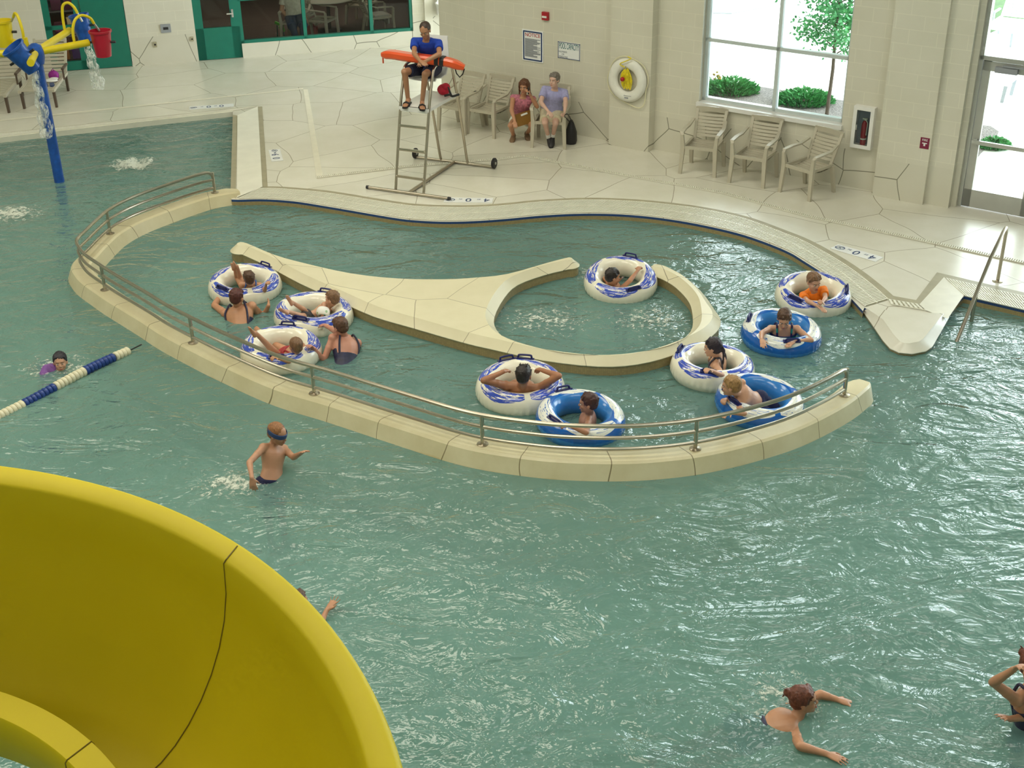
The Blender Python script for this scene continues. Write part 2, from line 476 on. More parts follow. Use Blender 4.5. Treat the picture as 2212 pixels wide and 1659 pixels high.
# curved river wall with sloped faces
outerA = [(145, 608), (152, 628), (167, 646), (195, 667), (223, 687), (261, 711), (299, 735), (339, 762), (408, 800), (469, 831), (583, 883), (700, 920), (850, 970), (1000, 1017), (1145, 1041), (1250, 1049), (1355, 1050), (1454, 1043), (1540, 1030), (1635, 1007), (1739, 972), (1838, 920), (1886, 882)]
outerB = [(487, 405.5), (473, 408), (430, 417), (354, 442), (278, 471), (228, 498), (197, 524.6), (175, 547)]
wa = [Vector((p.x, p.y, 0)) for p in W(outerA, .02)]
wb = [Vector((p.x, p.y, 0)) for p in W(outerB, .24)]
cenA = offset(wa, .21); cenB = offset(wb, .12)
cen = smoothline(cenB + cenA, 5)
cen = resample(cen, 150)
def river_wall():
    m = MB(); prof = [(-.21, -1.3), (-.21, .0), (-.20, .03), (-.125, .215), (-.10, .235), (.10, .235), (.125, .215), (.20, .03), (.21, 0), (.21, -1.3)]
    lines = [[Vector((q.x, q.y, z)) for q in offset(cen, o)] for o, z in prof]
    # taper and round the two ends
    rings = [[lines[j][i] for j in range(len(prof))] for i in range(len(cen))]
    def endring(r_, k, dirv, amt):
        c = sum(r_, Vector()) / len(r_)
        return [Vector((c.x + (q.x - c.x) * k, c.y + (q.y - c.y) * k, q.z if q.z < .05 else q.z * (1 - .1 * amt))) + dirv * amt * .16 for q in r_]
    t0 = (cen[0] - cen[1]).normalized(); t1 = (cen[-1] - cen[-2]).normalized()
    rings = [endring(rings[0], .55, t0, 1.0), endring(rings[0], .85, t0, .55)] + rings + [endring(rings[-1], .9, t1, .5), endring(rings[-1], .6, t1, 1.1)]
    b = m.add([q for r_ in rings for q in r_], []); n = len(prof)
    for i in range(len(rings) - 1):
        for j in range(n - 1):
            m.f.append([b + i * n + j, b + (i + 1) * n + j, b + (i + 1) * n + j + 1, b + i * n + j + 1][::-1]); m.m.append(0)
    m.f.append([b + j for j in range(n)][::-1]); m.m.append(0)
    m.f.append([b + (len(rings) - 1) * n + j for j in range(n)]); m.m.append(0)
    L = 0; Ls = [0]
    for i in range(1, len(rings)): Ls.append(Ls[-1] + (rings[i][4] - rings[i - 1][4]).length)
    for i in range(len(rings)):
        for j in range(n): m.uv[b + i * n + j] = (Ls[i], j * .1)
    t = NT('river_wall_stone'); uv = t.coord('UV')
    x = t.n('ShaderNodeSeparateXYZ'); t.l(uv, x.inputs[0])
    u = t.math('ADD', x.outputs[0], t.math('MULTIPLY', t.noise(t.coord(), 1.2, 1), .5))
    u = t.math('MODULO', u, .78); ln = t.math('LESS_THAN', u, .010)
    y = t.n('ShaderNodeSeparateXYZ'); t.l(t.coord(), y.inputs[0])
    co = t.coord()
    c = t.mix(1.0, (.70, .64, .43), t.ramp(t.noise(co, 3, 5, .6), [(.35, (.90, .88, .82)), (.65, (1, 1, 1))]), 'MULTIPLY')
    stn = t.math('ADD', y.outputs[2], t.math('MULTIPLY', t.noise(co, 4, 3), .07))     # algae line where the water laps
    c = t.mix(t.ramp(stn, [(.055, (.8, .8, .8)), (.10, (0, 0, 0))]), c, (.42, .28, .04))
    c = t.mix(t.math('MULTIPLY', ln, .85), c, (.16, .12, .05)); t.color(c); t.b.inputs['Roughness'].default_value = .38
    return mk('river_wall', m, t.mat, kind='structure', angle=22)
river_wall()

# overflow grates: slats over a channel
def grate(name, inner, outer, pitch=.036, z=DZ):
    L = (plen(inner) + plen(outer)) / 2; n = max(2, int(L / pitch))
    I = resample(inner, n + 1); O = resample(outer, n + 1); m = MB()
    m.cm = 1
    for i in range(n): m.add([(I[i].x, I[i].y, z + .004), (I[i + 1].x, I[i + 1].y, z + .004), (O[i + 1].x, O[i + 1].y, z + .004), (O[i].x, O[i].y, z + .004)], [(0, 1, 2, 3)])
    m.cm = 0
    for i in range(n):
        a = [I[i].lerp(O[i], .04), I[i].lerp(I[i + 1], .56).lerp(O[i].lerp(O[i + 1], .56), .04), I[i].lerp(I[i + 1], .56).lerp(O[i].lerp(O[i + 1], .56), .97), I[i].lerp(O[i], .97)]
        m.loft([[Vector((q.x, q.y, z + h)) for q in a] for h in (.004, .016)], True)
    for f in (.0, .5, .97):
        w_ = .03
        for i in range(n):
            a = [I[i].lerp(O[i], f), I[i + 1].lerp(O[i + 1], f), I[i + 1].lerp(O[i + 1], f + w_), I[i].lerp(O[i], f + w_)]
            m.loft([[Vector((q.x, q.y, z + h)) for q in a] for h in (.004, .0165)], True)
    # faces may wind either way
    return mk(name, m, [M_slat, M_chan], smooth=False, kind='structure')
def strip(name, a, b, m_, z=DZ + .003):
    n = 60; A = resample(a, n); B = resample(b, n); m = MB()
    for i in range(n - 1): m.add([(A[i].x, A[i].y, z), (A[i + 1].x, A[i + 1].y, z), (B[i + 1].x, B[i + 1].y, z), (B[i].x, B[i].y, z)], [(0, 1, 2, 3)])
    return mk(name, m, m_, smooth=False, kind='structure')
ro = smoothline(W([(560, 408), (600, 408.5), (635, 411), (700, 417), (765, 427), (831, 438), (896, 446.5), (961, 449), (1026, 449), (1091, 445), (1160, 438), (1260, 433), (1347, 435), (1434, 442), (1521, 454), (1608, 473.5), (1694, 505), (1740, 524), (1804, 559.5), (1847, 588), (1889, 621), (1919, 648)]), 4)
ri = smoothline(W([(515, 431.5), (570, 430.5), (635, 435), (700, 445), (765, 456), (847, 470), (896, 476), (961, 479), (1026, 477.5), (1091, 473), (1174, 465.5), (1260, 461.5), (1347, 463.5), (1434, 472), (1521, 487), (1608, 508), (1694, 540), (1741, 567), (1795, 603), (1835, 641), (1864, 664)]), 4)
ri = [p - (p - q).normalized() * 0 for p, q in zip(ri, ri)]
grate('overflow_grate', [a for a in offset(ri, .03)], ro, .036)
strip('edge_band', ro, offset(ro, .11), M_band)
wo = W([(-900, 383), (0, 290), (557, 231)]); wi = W([(-900, 392), (0, 297), (503, 241)])
grate('overflow_grate', offset(wi, .02), wo, .045)
lp = MB(); lo_ = offset(wi, -.012); lp.wallband(lo_, .03, DZ + .004, True, False); lp.add([(q.x, q.y, DZ + .004) for q in lo_ + offset(wi, .02)[::-1]], [(0, 1, 4, 5), (1, 2, 3, 4)]); mk('wading_gutter_lip', lp, M_slat, smooth=False, kind='structure')
strip('edge_band', wo, offset(wo, .07), M_band)
ei = W([(513, 250), (512, 428)]); eo = W([(557, 231), (567, 405)])
g3 = MB(); A = resample(ei, 8); B = resample(eo, 8)
for i in range(7): g3.add([(q.x, q.y, DZ + .012) for q in (A[i], A[i + 1], B[i + 1], B[i])], [(0, 1, 2, 3)])
mk('gutter_cover', g3, mat('gutter_cover_white', (.84, .83, .73), .4, var=.05, vscale=3), smooth=False, kind='structure')
strip('edge_band', eo, offset(eo, .08), M_band, DZ + .004)
strip('pool_edge_tile', W([(503, 248), (498, 416)]), W([(513, 250), (509, 430)]), M_band, DZ + .004)
# right of the peninsula
ro2 = W([(1930, 641), (1979, 651), (2024, 589), (2212, 632), (2600, 722)])
ri2a = W([(1919, 650), (1993, 664)]); ro2a = W([(1930, 640), (1985, 648)])
grate('overflow_grate', W([(1925, 659), (2000, 672)]), W([(1919, 648), (1985, 659)]), .05)
g4 = MB(); g4.poly(W([(2000, 672), (1986, 659), (2039, 600), (2083, 638), (2047, 690)]), DZ + .010)
mk('gutter_cover', g4, M_slat, smooth=False, kind='structure')
grate('overflow_grate', W([(2085, 641), (2600, 762)]), W([(2042, 602), (2600, 733)]), .038)
strip('edge_band', W([(1919, 648), (1985, 659)]), W([(1930, 640), (1979, 649)]), M_band, DZ + .005)
strip('edge_band', W([(1985, 659), (2040, 600)]), W([(1978, 650), (2024, 589)]), M_band, DZ + .006)
strip('edge_band', W([(2040, 601), (2600, 733)]), W([(2024, 589), (2600, 722)]), M_band, DZ + .005)
# light expansion strips and trench drain across the deck
M_strip = mat('deck_strip', (.82, .79, .66), .45, var=.05, vscale=8)
strip('deck_strip', W([(655, 193), (684, 386)]), W([(665, 193), (698, 384)]), M_strip)
strip('deck_strip', W([(-200, 281), (0, 262), (655, 193)]), W([(-200, 278), (0, 259), (655, 190.5)]), M_strip)
dr = [(684, 386), (880, 362), (1084, 346), (1131, 339), (1340, 379.5), (1560, 419), (1740, 469), (1877, 498), (1975, 519), (2212, 571), (2500, 640)]
drw = W(dr); grate('trench_drain', drw, offset(drw, .075), .03)

# ---------------------------------------------------------------- walls
class Wall:
    def __init__(s, p0, p1, z0=DZ - .02, z1=9.0):
        s.p0 = Vector((p0[0], p0[1], 0)); s.p1 = Vector((p1[0], p1[1], 0)); s.d = (s.p1 - s.p0).normalized(); s.L = (s.p1 - s.p0).length
        s.n = Vector((s.d.y, -s.d.x, 0)); s.z0 = z0; s.z1 = z1; s.ang = math.atan2(s.d.y, s.d.x)   # n points into the pool hall
    def hit(s, px, py, off=0):
        q = on_plane(px, py, s.p0 + s.n * off, s.n); return (q - s.p0).dot(s.d), q.z
    def pt(s, a, z, off=0): return s.p0 + s.d * a + s.n * off + Vector((0, 0, z))
    def build(s, name, openings=(), th=.30, m_=None):
        xs = sorted({0, s.L} | {v for o in openings for v in o[:2]}); zs = sorted({s.z0, s.z1} | {v for o in openings for v in o[2:]})
        m = MB()
        for a, b in zip(xs, xs[1:]):
            for c, e in zip(zs, zs[1:]):
                if any(o[0] <= (a + b) / 2 <= o[1] and o[2] <= (c + e) / 2 <= o[3] for o in openings): continue
                m.box(((a + b) / 2, th / 2, (c + e) / 2), (b - a, th, e - c))
        ob = mk(name, m, m_ or M_wall, smooth=False, kind='structure')
        ob.location = (s.p0.x, s.p0.y, 0); ob.rotation_euler = (0, 0, s.ang)
        return ob
WL = Wall((-16, 24.349), (3.2, 29.42))
WR = Wall((-.36, 22.49), (17.0, 22.49 - .7125 * 17.36))
WS = Wall((-1.20, 23.54), (-.36, 22.49))
# left wall openings from the photograph
a0 = WL.hit(113, 150)[0]; a1 = WL.hit(287, 142)[0]
g0 = WL.hit(430, 131)[0]; g1 = WL.hit(525, 119)[0]; g2 = WL.hit(893, 68)[0]
WL.build('wall_left', [(a0, a1, DZ - .02, 2.35), (g0, g1, DZ - .02, 2.45), (g1, g2, .44, 2.45)])
WS.build('wall_back', th=.35)
s0 = WR.hit(1509, 232)[0]; s1 = WR.hit(1815, 297)[0]
d0 = WR.hit(2064, 449)[0]; d1 = d0 + .99
WINZ = (1.02, 6.9)
WR.build('wall_right', [(s0, s1, WINZ[0], WINZ[1]), (d0, d1 + 2.3, DZ - .02, WINZ[1]), (d1 + 3.3, d1 + 5.9, 1.02, WINZ[1]), (d1 + 7.0, d1 + 9.6, 1.02, WINZ[1])])
# pilasters
def pilaster(p, q, off=.17):
    m = MB(); a = WR.hit(*p, off)[0]; b = WR.hit(*q, off)[0]
    m.box(((a + b) / 2, -off / 2 - .0, 4.56), (b - a, off + .02, 8.86))
    o = mk('trim_%d' % pilaster.n, m, M_wall, smooth=False, kind='structure'); pilaster.n += 1
    o.location = (WR.p0.x, WR.p0.y, 0); o.rotation_euler = (0, 0, WR.ang)
pilaster.n = 1
pilaster((1315, 317), (1400, 334)); pilaster((1883, 432), (1991, 455)); pilaster((1992.5, 450), (2047, 458), .10)
# plain walls, ceiling behind and beside the camera
M_far = mat('plain_wall', CREAM, .6, var=.03)
def plain(name, c, sz, m_=None):
    m = MB(); m.box((0, 0, 0), sz); o = mk(name, m, m_ or M_far, smooth=False, kind='structure'); o.location = c; return o
plain('wall_west', (-16.1, 9.2, 4.3), (.2, 30.6, 9.6)); plain('wall_east', (17.1, 2.0, 4.3), (.2, 16.4, 9.6)); plain('wall_south', (.5, -6.1, 4.3), (33.4, .2, 9.6))
plain('ceiling', (.5, 12.5, 9.1), (34, 37.5, .2), mat('ceiling_panel', (.60, .58, .50), .8, var=.02))

# invented housings, out of view, over the added fill lights
for lx, ly in FILL_POS:
    m = MB(); m.box((0, 0, 8.82), (5.2, 2.8, .3)); 
    o = mk('added_fill_housing', m, M_white, smooth=False, kind='structure'); o.location = (lx, ly, 0)

# ---------------------------------------------------------------- window_1 with frame
def frame_box(m, W_, a, b, z0, z1, off, dep):
    """bar in wall coordinates"""
    m.box(((a + b) / 2, off, (z0 + z1) / 2), (b - a, dep, z1 - z0))
def place(o, W_): o.location = (W_.p0.x, W_.p0.y, 0); o.rotation_euler = (0, 0, W_.ang); return o
def window(name, W_, a, b, z0, z1, vs, hs, fm, fw=.055, off=.16, dep=.10):
    m = MB()
    frame_box(m, W_, a, a + fw, z0, z1, off, dep); frame_box(m, W_, b - fw, b, z0, z1, off, dep)
    frame_box(m, W_, a, b, z0, z0 + fw, off, dep); frame_box(m, W_, a, b, z1 - fw, z1, off, dep)
    for v in vs: frame_box(m, W_, v - fw / 2, v + fw / 2, z0, z1, off, dep)
    for h in hs: frame_box(m, W_, a, b, h - fw / 2, h + fw / 2, off, dep)
    r_ = place(mk(name, m, fm, smooth=False, kind='structure'), W_)
    g = MB(); g.box(((a + b) / 2, off, (z0 + z1) / 2), (b - a - .02, .008, z1 - z0 - .02))
    gl = mk('glass', g, M_glass, parent=r_, smooth=False)
    return r_
vm = WR.hit(1672, 255, -.16)[0]; hm = WR.hit(1680, 104, -.16)[1]
M_winf = mat('window_frame_paint', (.55, .62, .62), .4, var=.03)
win1 = window('window_1', WR, s0, s1, WINZ[0] + .04, WINZ[1], [vm], [hm, hm + 1.9, hm + 3.6], M_winf)
sm = MB(); frame_box(sm, WR, s0 - .02, s1 + .02, WINZ[0] - .02, WINZ[0] + .045, .10, .32)
place(mk('window_sill', sm, M_white, parent=None, smooth=False, kind='structure'), WR); bpy.data.objects['window_sill'].name = 'trim_4'
for i, (a, b) in enumerate(((d1 + 3.3, d1 + 5.9), (d1 + 7.0, d1 + 9.6))):
    window('window_%d' % (i + 3), WR, a, b, 1.02, WINZ[1], [(a + b) / 2], [2.3, 4.2], M_winf)
for a, b, z0, z1 in ((s0, s1, *WINZ), (d0, d1 + 2.3, .15, WINZ[1]), (d1 + 3.3, d1 + 5.9, 1.02, WINZ[1]), (d1 + 7.0, d1 + 9.6, 1.02, WINZ[1])):
    c = WR.pt((a + b) / 2, (z0 + z1) / 2, -.35)
    o = area('daylight_portal', c, b - a, z1 - z0, 1, (1, 1, 1), (R(90), 0, WR.ang + math.pi), True)
    o.rotation_euler = (R(-90), 0, WR.ang) if False else (R(90), 0, WR.ang)
# ================================================================ RAILING ON THE RIVER WALL
ZT = .235
def near_idx(p): return min(range(len(cen)), key=lambda i: (cen[i].x - p.x) ** 2 + (cen[i].y - p.y) ** 2)
posts_px = [(458, 412), (220, 503), (210, 632), (394, 745), (671, 860), (1047, 968), (1516, 983), (1850, 858)]
pidx = [near_idx(at(x, y, ZT)) for x, y in posts_px]
rail_root = empty('guard_railing', (cen[pidx[0]].x, cen[pidx[0]].y, ZT), 'long curved three-rail stainless guard railing on top of the river wall', 'railing')
seg = [Vector((p.x, p.y, 0)) for p in cen[pidx[0]:pidx[-1] + 1]]
PH = .33
def railpath(h, bend):
    pts = [Vector((p.x, p.y, ZT + h)) for p in seg]
    if bend:
        a, b = pts[0].copy(), pts[-1].copy()
        ta = (pts[1] - pts[0]).normalized(); tb = (pts[-2] - pts[-1]).normalized()
        r_ = .10; k = 3
        cut0 = [a + ta * r_ * (1 - math.sin(R(t))) + Vector((0, 0, -r_ * (1 - math.cos(R(t))))) for t in (90, 60, 30, 0)]
        cut1 = [b + tb * r_ * (1 - math.sin(R(t))) + Vector((0, 0, -r_ * (1 - math.cos(R(t))))) for t in (0, 30, 60, 90)]
        pts = [Vector((a.x, a.y, ZT + .01))] + cut0 + pts[2:-2] + cut1 + [Vector((b.x, b.y, ZT + .01))]
    return pts
for h, bd in ((PH, True), (.20, False), (.075, False)):
    m = MB(); m.tube(railpath(h, bd), .022 if bd else .019, 10); mk('rail', m, M_steel, parent=rail_root, origin=seg[0] + Vector((0, 0, ZT)))
for i, k in enumerate(pidx):
    p = cen[k]; m = MB(); m.tube([(p.x, p.y, ZT), (p.x, p.y, ZT + PH - .015)], .021, 10)
    po = mk('post', m, M_steel, parent=rail_root, origin=(p.x, p.y, ZT))
    m = MB(); m.lathe([(0, .0), (.058, 0), (.058, .008), (.03, .018), (.0, .018)], (p.x, p.y, ZT), 20)
    mk('flange', m, M_steel, parent=po, origin=(p.x, p.y, ZT))
# stair handrail on the right
hb = at(2155, 607, DZ); h1 = at(2048, 770, 0); top = Vector((hb.x, hb.y, .86)); 
kn = on_plane(2141, 520, hb, Vector((.97, .26, 0)).normalized()); k2 = (hb + h1) / 2
hr = empty('handrail', (hb.x, hb.y, DZ), 'steel stair handrail slanting down into the water at the right', 'handrail')
dirn = (Vector((h1.x, h1.y, 0)) - Vector((hb.x, hb.y, 0)))
m = MB(); m.tube([Vector((hb.x, hb.y, DZ))] + [Vector((hb.x, hb.y, .80)), Vector((hb.x, hb.y, .85)) + dirn * .008, Vector((hb.x, hb.y, .885)) + dirn * .03, Vector((hb.x, hb.y, .87)) + dirn * .08,
    Vector((hb.x, hb.y, .70)) + dirn * .32, Vector((hb.x, hb.y, -.9)) + dirn * 1.62], .022, 12)
mk('rail', m, M_steel, parent=hr, origin=hb)
q = Vector((hb.x, hb.y, 0)) + dirn * .55
m = MB(); m.tube([(q.x, q.y, -1.2), (q.x, q.y, .42)], .022, 12); mk('post', m, M_steel, parent=hr, origin=q)
m = MB(); m.lathe([(0, 0), (.065, 0), (.065, .008), (.03, .018), (0, .018)], hb, 20); mk('flange', m, M_steel, parent=hr, origin=hb)

# ================================================================ CHAIRS
def make_chair(name, m_):
    """resin patio armchair, front towards -Y"""
    r_ = empty(name, (0, 0, 0))
    m = MB()
    for i in range(7):
        y = -.23 + i * .068; 
        def zz(y): return .43 - .045 * math.sin(max(0, min(1, (y + .24) / .48)) * math.pi * .9)
        pts = [[Vector((x, yy, zz(yy) - .012 * (1 - (x / .23) ** 2) + dz)) for x in (-.235, -.12, 0, .12, .235)] for yy in (y, y + .056) for dz in (0,)]
        a, b = pts; n = m.add(a + b + [q - Vector((0, 0, .014)) for q in a + b], [])
        for k in range(4):
            m.f += [[n + k, n + k + 1, n + 6 + k, n + 5 + k], [n + 10 + k + 1, n + 10 + k, n + 15 + k, n + 16 + k], [n + k + 1, n + k, n + 10 + k, n + 11 + k], [n + 5 + k, n + 6 + k, n + 16 + k, n + 15 + k]]; m.m += [0] * 4
    for sx in (-1, 1): m.box((sx * .235, 0, .425), (.035, .50, .04))
    m.box((0, -.245, .42), (.48, .025, .045)); m.box((0, .235, .40), (.46, .025, .04))
    mk('seat', m, m_, parent=r_, angle=30)
    m = MB()
    def bp(x, t): return Vector((x * (1 + .10 * t), .235 + .19 * t - .03 * (1 - (x / .22) ** 2), .40 + .46 * t))
    for i in range(7):
        t0 = .16 + i * .105; t1 = t0 + .075
        a = [bp(x, t0) for x in (-.2, -.1, 0, .1, .2)]; b = [bp(x, t1) for x in (-.2, -.1, 0, .1, .2)]
        n = m.add(a + b + [q + Vector((0, .014, 0)) for q in a + b], [])
        for k in range(4):
            m.f += [[n + k, n + k + 1, n + 6 + k, n + 5 + k], [n + 10 + k + 1, n + 10 + k, n + 15 + k, n + 16 + k], [n + k + 1, n + k, n + 10 + k, n + 11 + k], [n + 5 + k, n + 6 + k, n + 16 + k, n + 15 + k]]; m.m += [0] * 4
    for sx in (-1, 1):
        m.loft([[bp(sx * .21, t) + Vector(o) for o in ((-.022, -.012, 0), (.022, -.012, 0), (.022, .016, 0), (-.022, .016, 0))] for t in (0, .3, .6, .9, 1.0)])
    m.loft([[bp(x, 1.0 + .05 * (1 - (x / .23) ** 2)) + Vector(o) for o in ((0, -.014, -.055), (0, .016, -.055), (0, .016, .022), (0, -.014, .022))] for x in (-.235, -.16, -.08, 0, .08, .16, .235)])
    mk('backrest', m, m_, parent=r_, angle=30)
    for sx in (-1, 1):
        m = MB(); pts = [(.265, -.27, .60), (.285, -.24, .645), (.29, -.05, .66), (.28, .12, .66), (.255, .30, .72)]
        w_ = [.018, .03, .032, .028, .02]
        m.loft([[Vector((sx * x + o * w, y, z + h)) for o, h in ((-1, -.012), (1, -.012), (1, .012), (-1, .012))] for (x, y, z), w in zip(pts, w_)])
        mk('armrest', m, m_, parent=r_, angle=30)
        for y0, y1, zt, fx in ((-.27, -.245, .62, .275), (.31, .225, .42, .25)):
            m = MB(); xt = fx if y0 < 0 else .235
            m.loft([[Vector((sx * (.275 if y0 < 0 else .265) + ox * .5, y0 + oy * .5, 0)) for ox, oy in ((-.05, -.04), (.05, -.04), (.05, .04), (-.05, .04))],
                    [Vector((sx * .255 + ox * .5, y1 + oy * .5, .42)) for ox, oy in ((-.065, -.05), (.065, -.05), (.065, .05), (-.065, .05))]] +
                   ([[Vector((sx * .272 + ox * .5, y1 - .01 + oy * .5, .62)) for ox, oy in ((-.045, -.04), (.045, -.04), (.045, .04), (-.045, .04))]] if y0 < 0 else []))
            mk('leg', m, m_, parent=r_, angle=30)
    return r_
def chair_at(fl_, fr_, z=DZ):
    a = at(*fl_, z); b = at(*fr_, z); u = (b - a).normalized(); ang = math.atan2(u.y, u.x)
    return (a + b) / 2 + Vector((-u.y, u.x, 0)) * .215, ang
ch = make_chair('patio_chair', M_tan)
specs = [((1475, 373), (1541, 381), 'tan slatted resin armchair under the big window, leftmost of that three', 'armchairs under the window'),
         ((1583, 393), (1646, 404), 'tan slatted resin armchair under the big window, middle of that three', 'armchairs under the window'),
         ((1690, 413), (1753, 433), 'tan slatted resin armchair under the big window, nearest the fire extinguisher', 'armchairs under the window'),
         ((948, 279), (1012, 291), 'empty tan resin armchair directly behind the lifeguard stand', 'armchairs behind the lifeguard stand'),
         ((1018, 288), (1067, 297), 'empty tan resin armchair between the lifeguard stand and the crouching woman', 'armchairs behind the lifeguard stand'),
         ((1155, 317), (1216, 320), 'tan resin armchair holding the seated woman in lavender', 'armchairs along the wall')]
for i, (a, b, lab, gr) in enumerate(specs):
    loc, ang = chair_at(a, b)
    if i == 0: ch.location = loc; ch.rotation_euler = (0, 0, ang); tag(ch, lab, 'chair', gr)
    else: dup(ch, loc, ang, lab, gr)
SEATC = chair_at((1155, 317), (1216, 320))

# ================================================================ LIFEGUARD STAND
LO = Vector((-1.52, 18.51, DZ)); LU = Vector((.912, -.41, 0)).normalized(); LV = Vector((.41, .912, 0)).normalized()
def lg(u, v, z): return LO + LU * u + LV * v + Vector((0, 0, z))
ls = empty('lifeguard_stand', LO, 'tall wheeled steel lifeguard stand with white seat and footrest', 'lifeguard chair')
m = MB()
for v in (0.03, 1.60):
    m.tube([lg(-.68, v, .028), lg(.66, v, .028)], .024, 12)
m.tube([lg(0, .03, .03), lg(0, 1.60, .03)], .024, 12)
mk('base_frame', m, M_steel, parent=ls, origin=LO)
for s in (-.235, .24):
    m = MB(); m.tube(smoothline([lg(s, .06, .03), lg(s, .085, .12), lg(s, .11, .24), lg(s, .35, 1.22), lg(s, .47, 1.58), lg(s, .54, 1.76), lg(s, .64, 1.815), lg(s, .80, 1.82), lg(s, 1.02, 1.80), lg(s, 1.12, 1.76)], 4), .021, 12)
    mk('leg', m, M_steel, parent=ls, origin=LO)
    m = MB(); m.tube(smoothline([lg(s, 1.60, .03), lg(s, 1.565, .12), lg(s, 1.52, .30), lg(s, 1.31, 1.15), lg(s, 1.12, 1.76)], 4), .021, 12)
    mk('leg', m, M_steel, parent=ls, origin=LO)
for z in (.24, .63, .97):
    v = .11 + (z - .24) * .245; m = MB(); m.tube([lg(-.235, v, z), lg(.24, v, z)], .022, 12); m.box(lg(0, v - .012, z + .018), (.42, .03, .012), Matrix.Rotation(math.atan2(LU.y, LU.x), 3, 'Z'))
    mk('rung', m, M_black if False else M_steel, parent=ls, origin=LO)
lrot = Matrix.Rotation(math.atan2(LU.y, LU.x), 3, 'Z')
m = MB(); m.box(lg(0, .79, 1.225), (.50, .92, .05), lrot); m.box(lg(0, .34, 1.215), (.50, .03, .07), lrot); mk('footrest', m, M_white, parent=ls, origin=LO)
m = MB()
seatp = []
def bx(u0, u1, v, z): return [lg(u0, v, z), lg(u1, v, z)]
prof = [(.62, 1.60, 1.575), (.66, 1.63, 1.59), (.82, 1.60, 1.57), (.98, 1.61, 1.57), (1.04, 1.68, 1.62), (1.10, 1.88, 1.86), (1.14, 2.10, 2.10), (1.15, 2.14, 2.14)]
rings = []
for v, z, z2 in prof:
    k = 1 if z < 1.9 else .86
    rings.append([lg(x * k, v - .02 * (1 - (x / .25) ** 2) * (z > 1.65), z - (.02 * (1 - (x / .25) ** 2) if z < 1.65 else 0)) for x in (-.22, -.12, 0, .12, .22)])
rings2 = [[q + (LV * .02 + Vector((0, 0, -.016))) for q in r_[::-1]] for r_ in rings]
m.loft([a + b for a, b in zip(rings, rings2)]); mk('seat', m, M_white, parent=ls, origin=LO)
for u, v in ((-.70, 1.60), (.70, 1.60)):
    m = MB(); Mx = Matrix((LV, Vector((0, 0, 1)), LU)).transposed()
    m.lathe([(0, -.02), (.05, -.022), (.075, -.022), (.085, -.012), (.085, .012), (.075, .022), (.05, .022), (0, .02)], lg(u, v + .0, .09), 22, Mx)
    wh = mk('wheel', m, M_black, parent=ls, origin=lg(u, v, .09))
    m = MB(); m.lathe([(0, -.03), (.022, -.03), (.022, .03), (0, .03)], lg(u, v, .09), 14, Mx); mk('hub', m, M_alu, parent=wh, origin=lg(u, v, .09))
for u in (-.68, .66):
    m = MB(); m.tube([lg(u, .03, .028), lg(u * 1.06, .03, .028)], .027, 12); mk('end_cap', m, M_black, parent=ls, origin=lg(u, .03, .03))
# rescue tube across the arm rails
M_red = mat('rescue_red', (.78, .09, .015), .32, var=.05, coat=.4)
pa = [lg(-.60, .56, 1.93), lg(-.42, .55, 1.945), lg(-.15, .54, 1.935), (lg(.15, .56, 1.92)), lg(.45, .60, 1.90), lg(.68, .68, 1.82)]
P6 = smoothline(pa, 4); m = MB(); rings = []
for i, p in enumerate(P6):
    t = (P6[min(i + 1, len(P6) - 1)] - P6[max(i - 1, 0)]).normalized(); s_ = t.cross(Vector((0, 0, 1))).normalized(); u_ = s_.cross(t)
    e = min(1, .6 + min(i, len(P6) - 1 - i) * .25)
    rings.append([p + s_ * x * e + u_ * y * e for x, y in ((-.085, -.03), (-.06, -.058), (.06, -.058), (.085, -.03), (.085, .03), (.06, .058), (-.06, .058), (-.085, .03))])
m.loft(rings); rt = mk('rescue_tube', m, M_red, origin=pa[0], angle=30, label='long red foam rescue tube lying across the lifeguard lap', cat='rescue tube')
for f in (.70, .78):
    k = int(f * (len(P6) - 1)); m = MB(); t = (P6[k + 1] - P6[k - 1]).normalized(); s_ = t.cross(Vector((0, 0, 1))).normalized(); u_ = s_.cross(t)
    m.loft([[P6[k] + t * d + s_ * x + u_ * y for x, y in ((-.091, -.034), (-.063, -.064), (.063, -.064), (.091, -.034), (.091, .034), (.063, .064), (-.063, .064), (-.091, .034))] for d in (-.03, .03)])
    mk('strap', m, M_black, parent=rt, origin=P6[k])
m = MB(); e = P6[-1]; m.tube([e + LU * 0 + Vector((0, 0, -.02)), e + Vector((0, 0, -.10)) - LU * .03, e + Vector((0, 0, -.15)) - LU * .08, e + Vector((0, 0, -.10)) - LU * .13, e + Vector((0, 0, -.03)) - LU * .15], .009, 8)
mk('strap_loop', m, M_black, parent=rt, origin=e)
m = MB(); e = P6[0]; m.tube([e + Vector((0, 0, -.02)), e + Vector((0, 0, -.13))], .012, 8); mk('clip', m, M_red, parent=rt, origin=e)
# red bag and black strap on the footrest behind the seat
bq = lg(.10, 1.13, 1.25); m = MB(); m.ell(bq + Vector((0, 0, .075)), (.10, .085, .085)); m.ell(bq + Vector((.03, -.02, .12)), (.07, .07, .06))
mk('hip_pack', m, mat('red_nylon', (.55, .01, .04), .6, var=.2, vscale=20), origin=bq, label='small red pack on the stand footrest behind the seat', cat='bag')
q = lg(.30, 1.02, 1.25); m = MB(); m.tube(smoothline([q + Vector((-.12, .0, .03)), q + Vector((-.04, -.02, .05)), q + Vector((.0, .0, .02)), q + Vector((.10, .03, .04))], 4), .018, 8)
m.cap(q + Vector((-.02, .0, .03)), .02, q + Vector((-.06, .02, .15)), .012)
mk('radio', m, M_black, origin=q, label='black radio handset beside the red pack on the footrest', cat='radio')

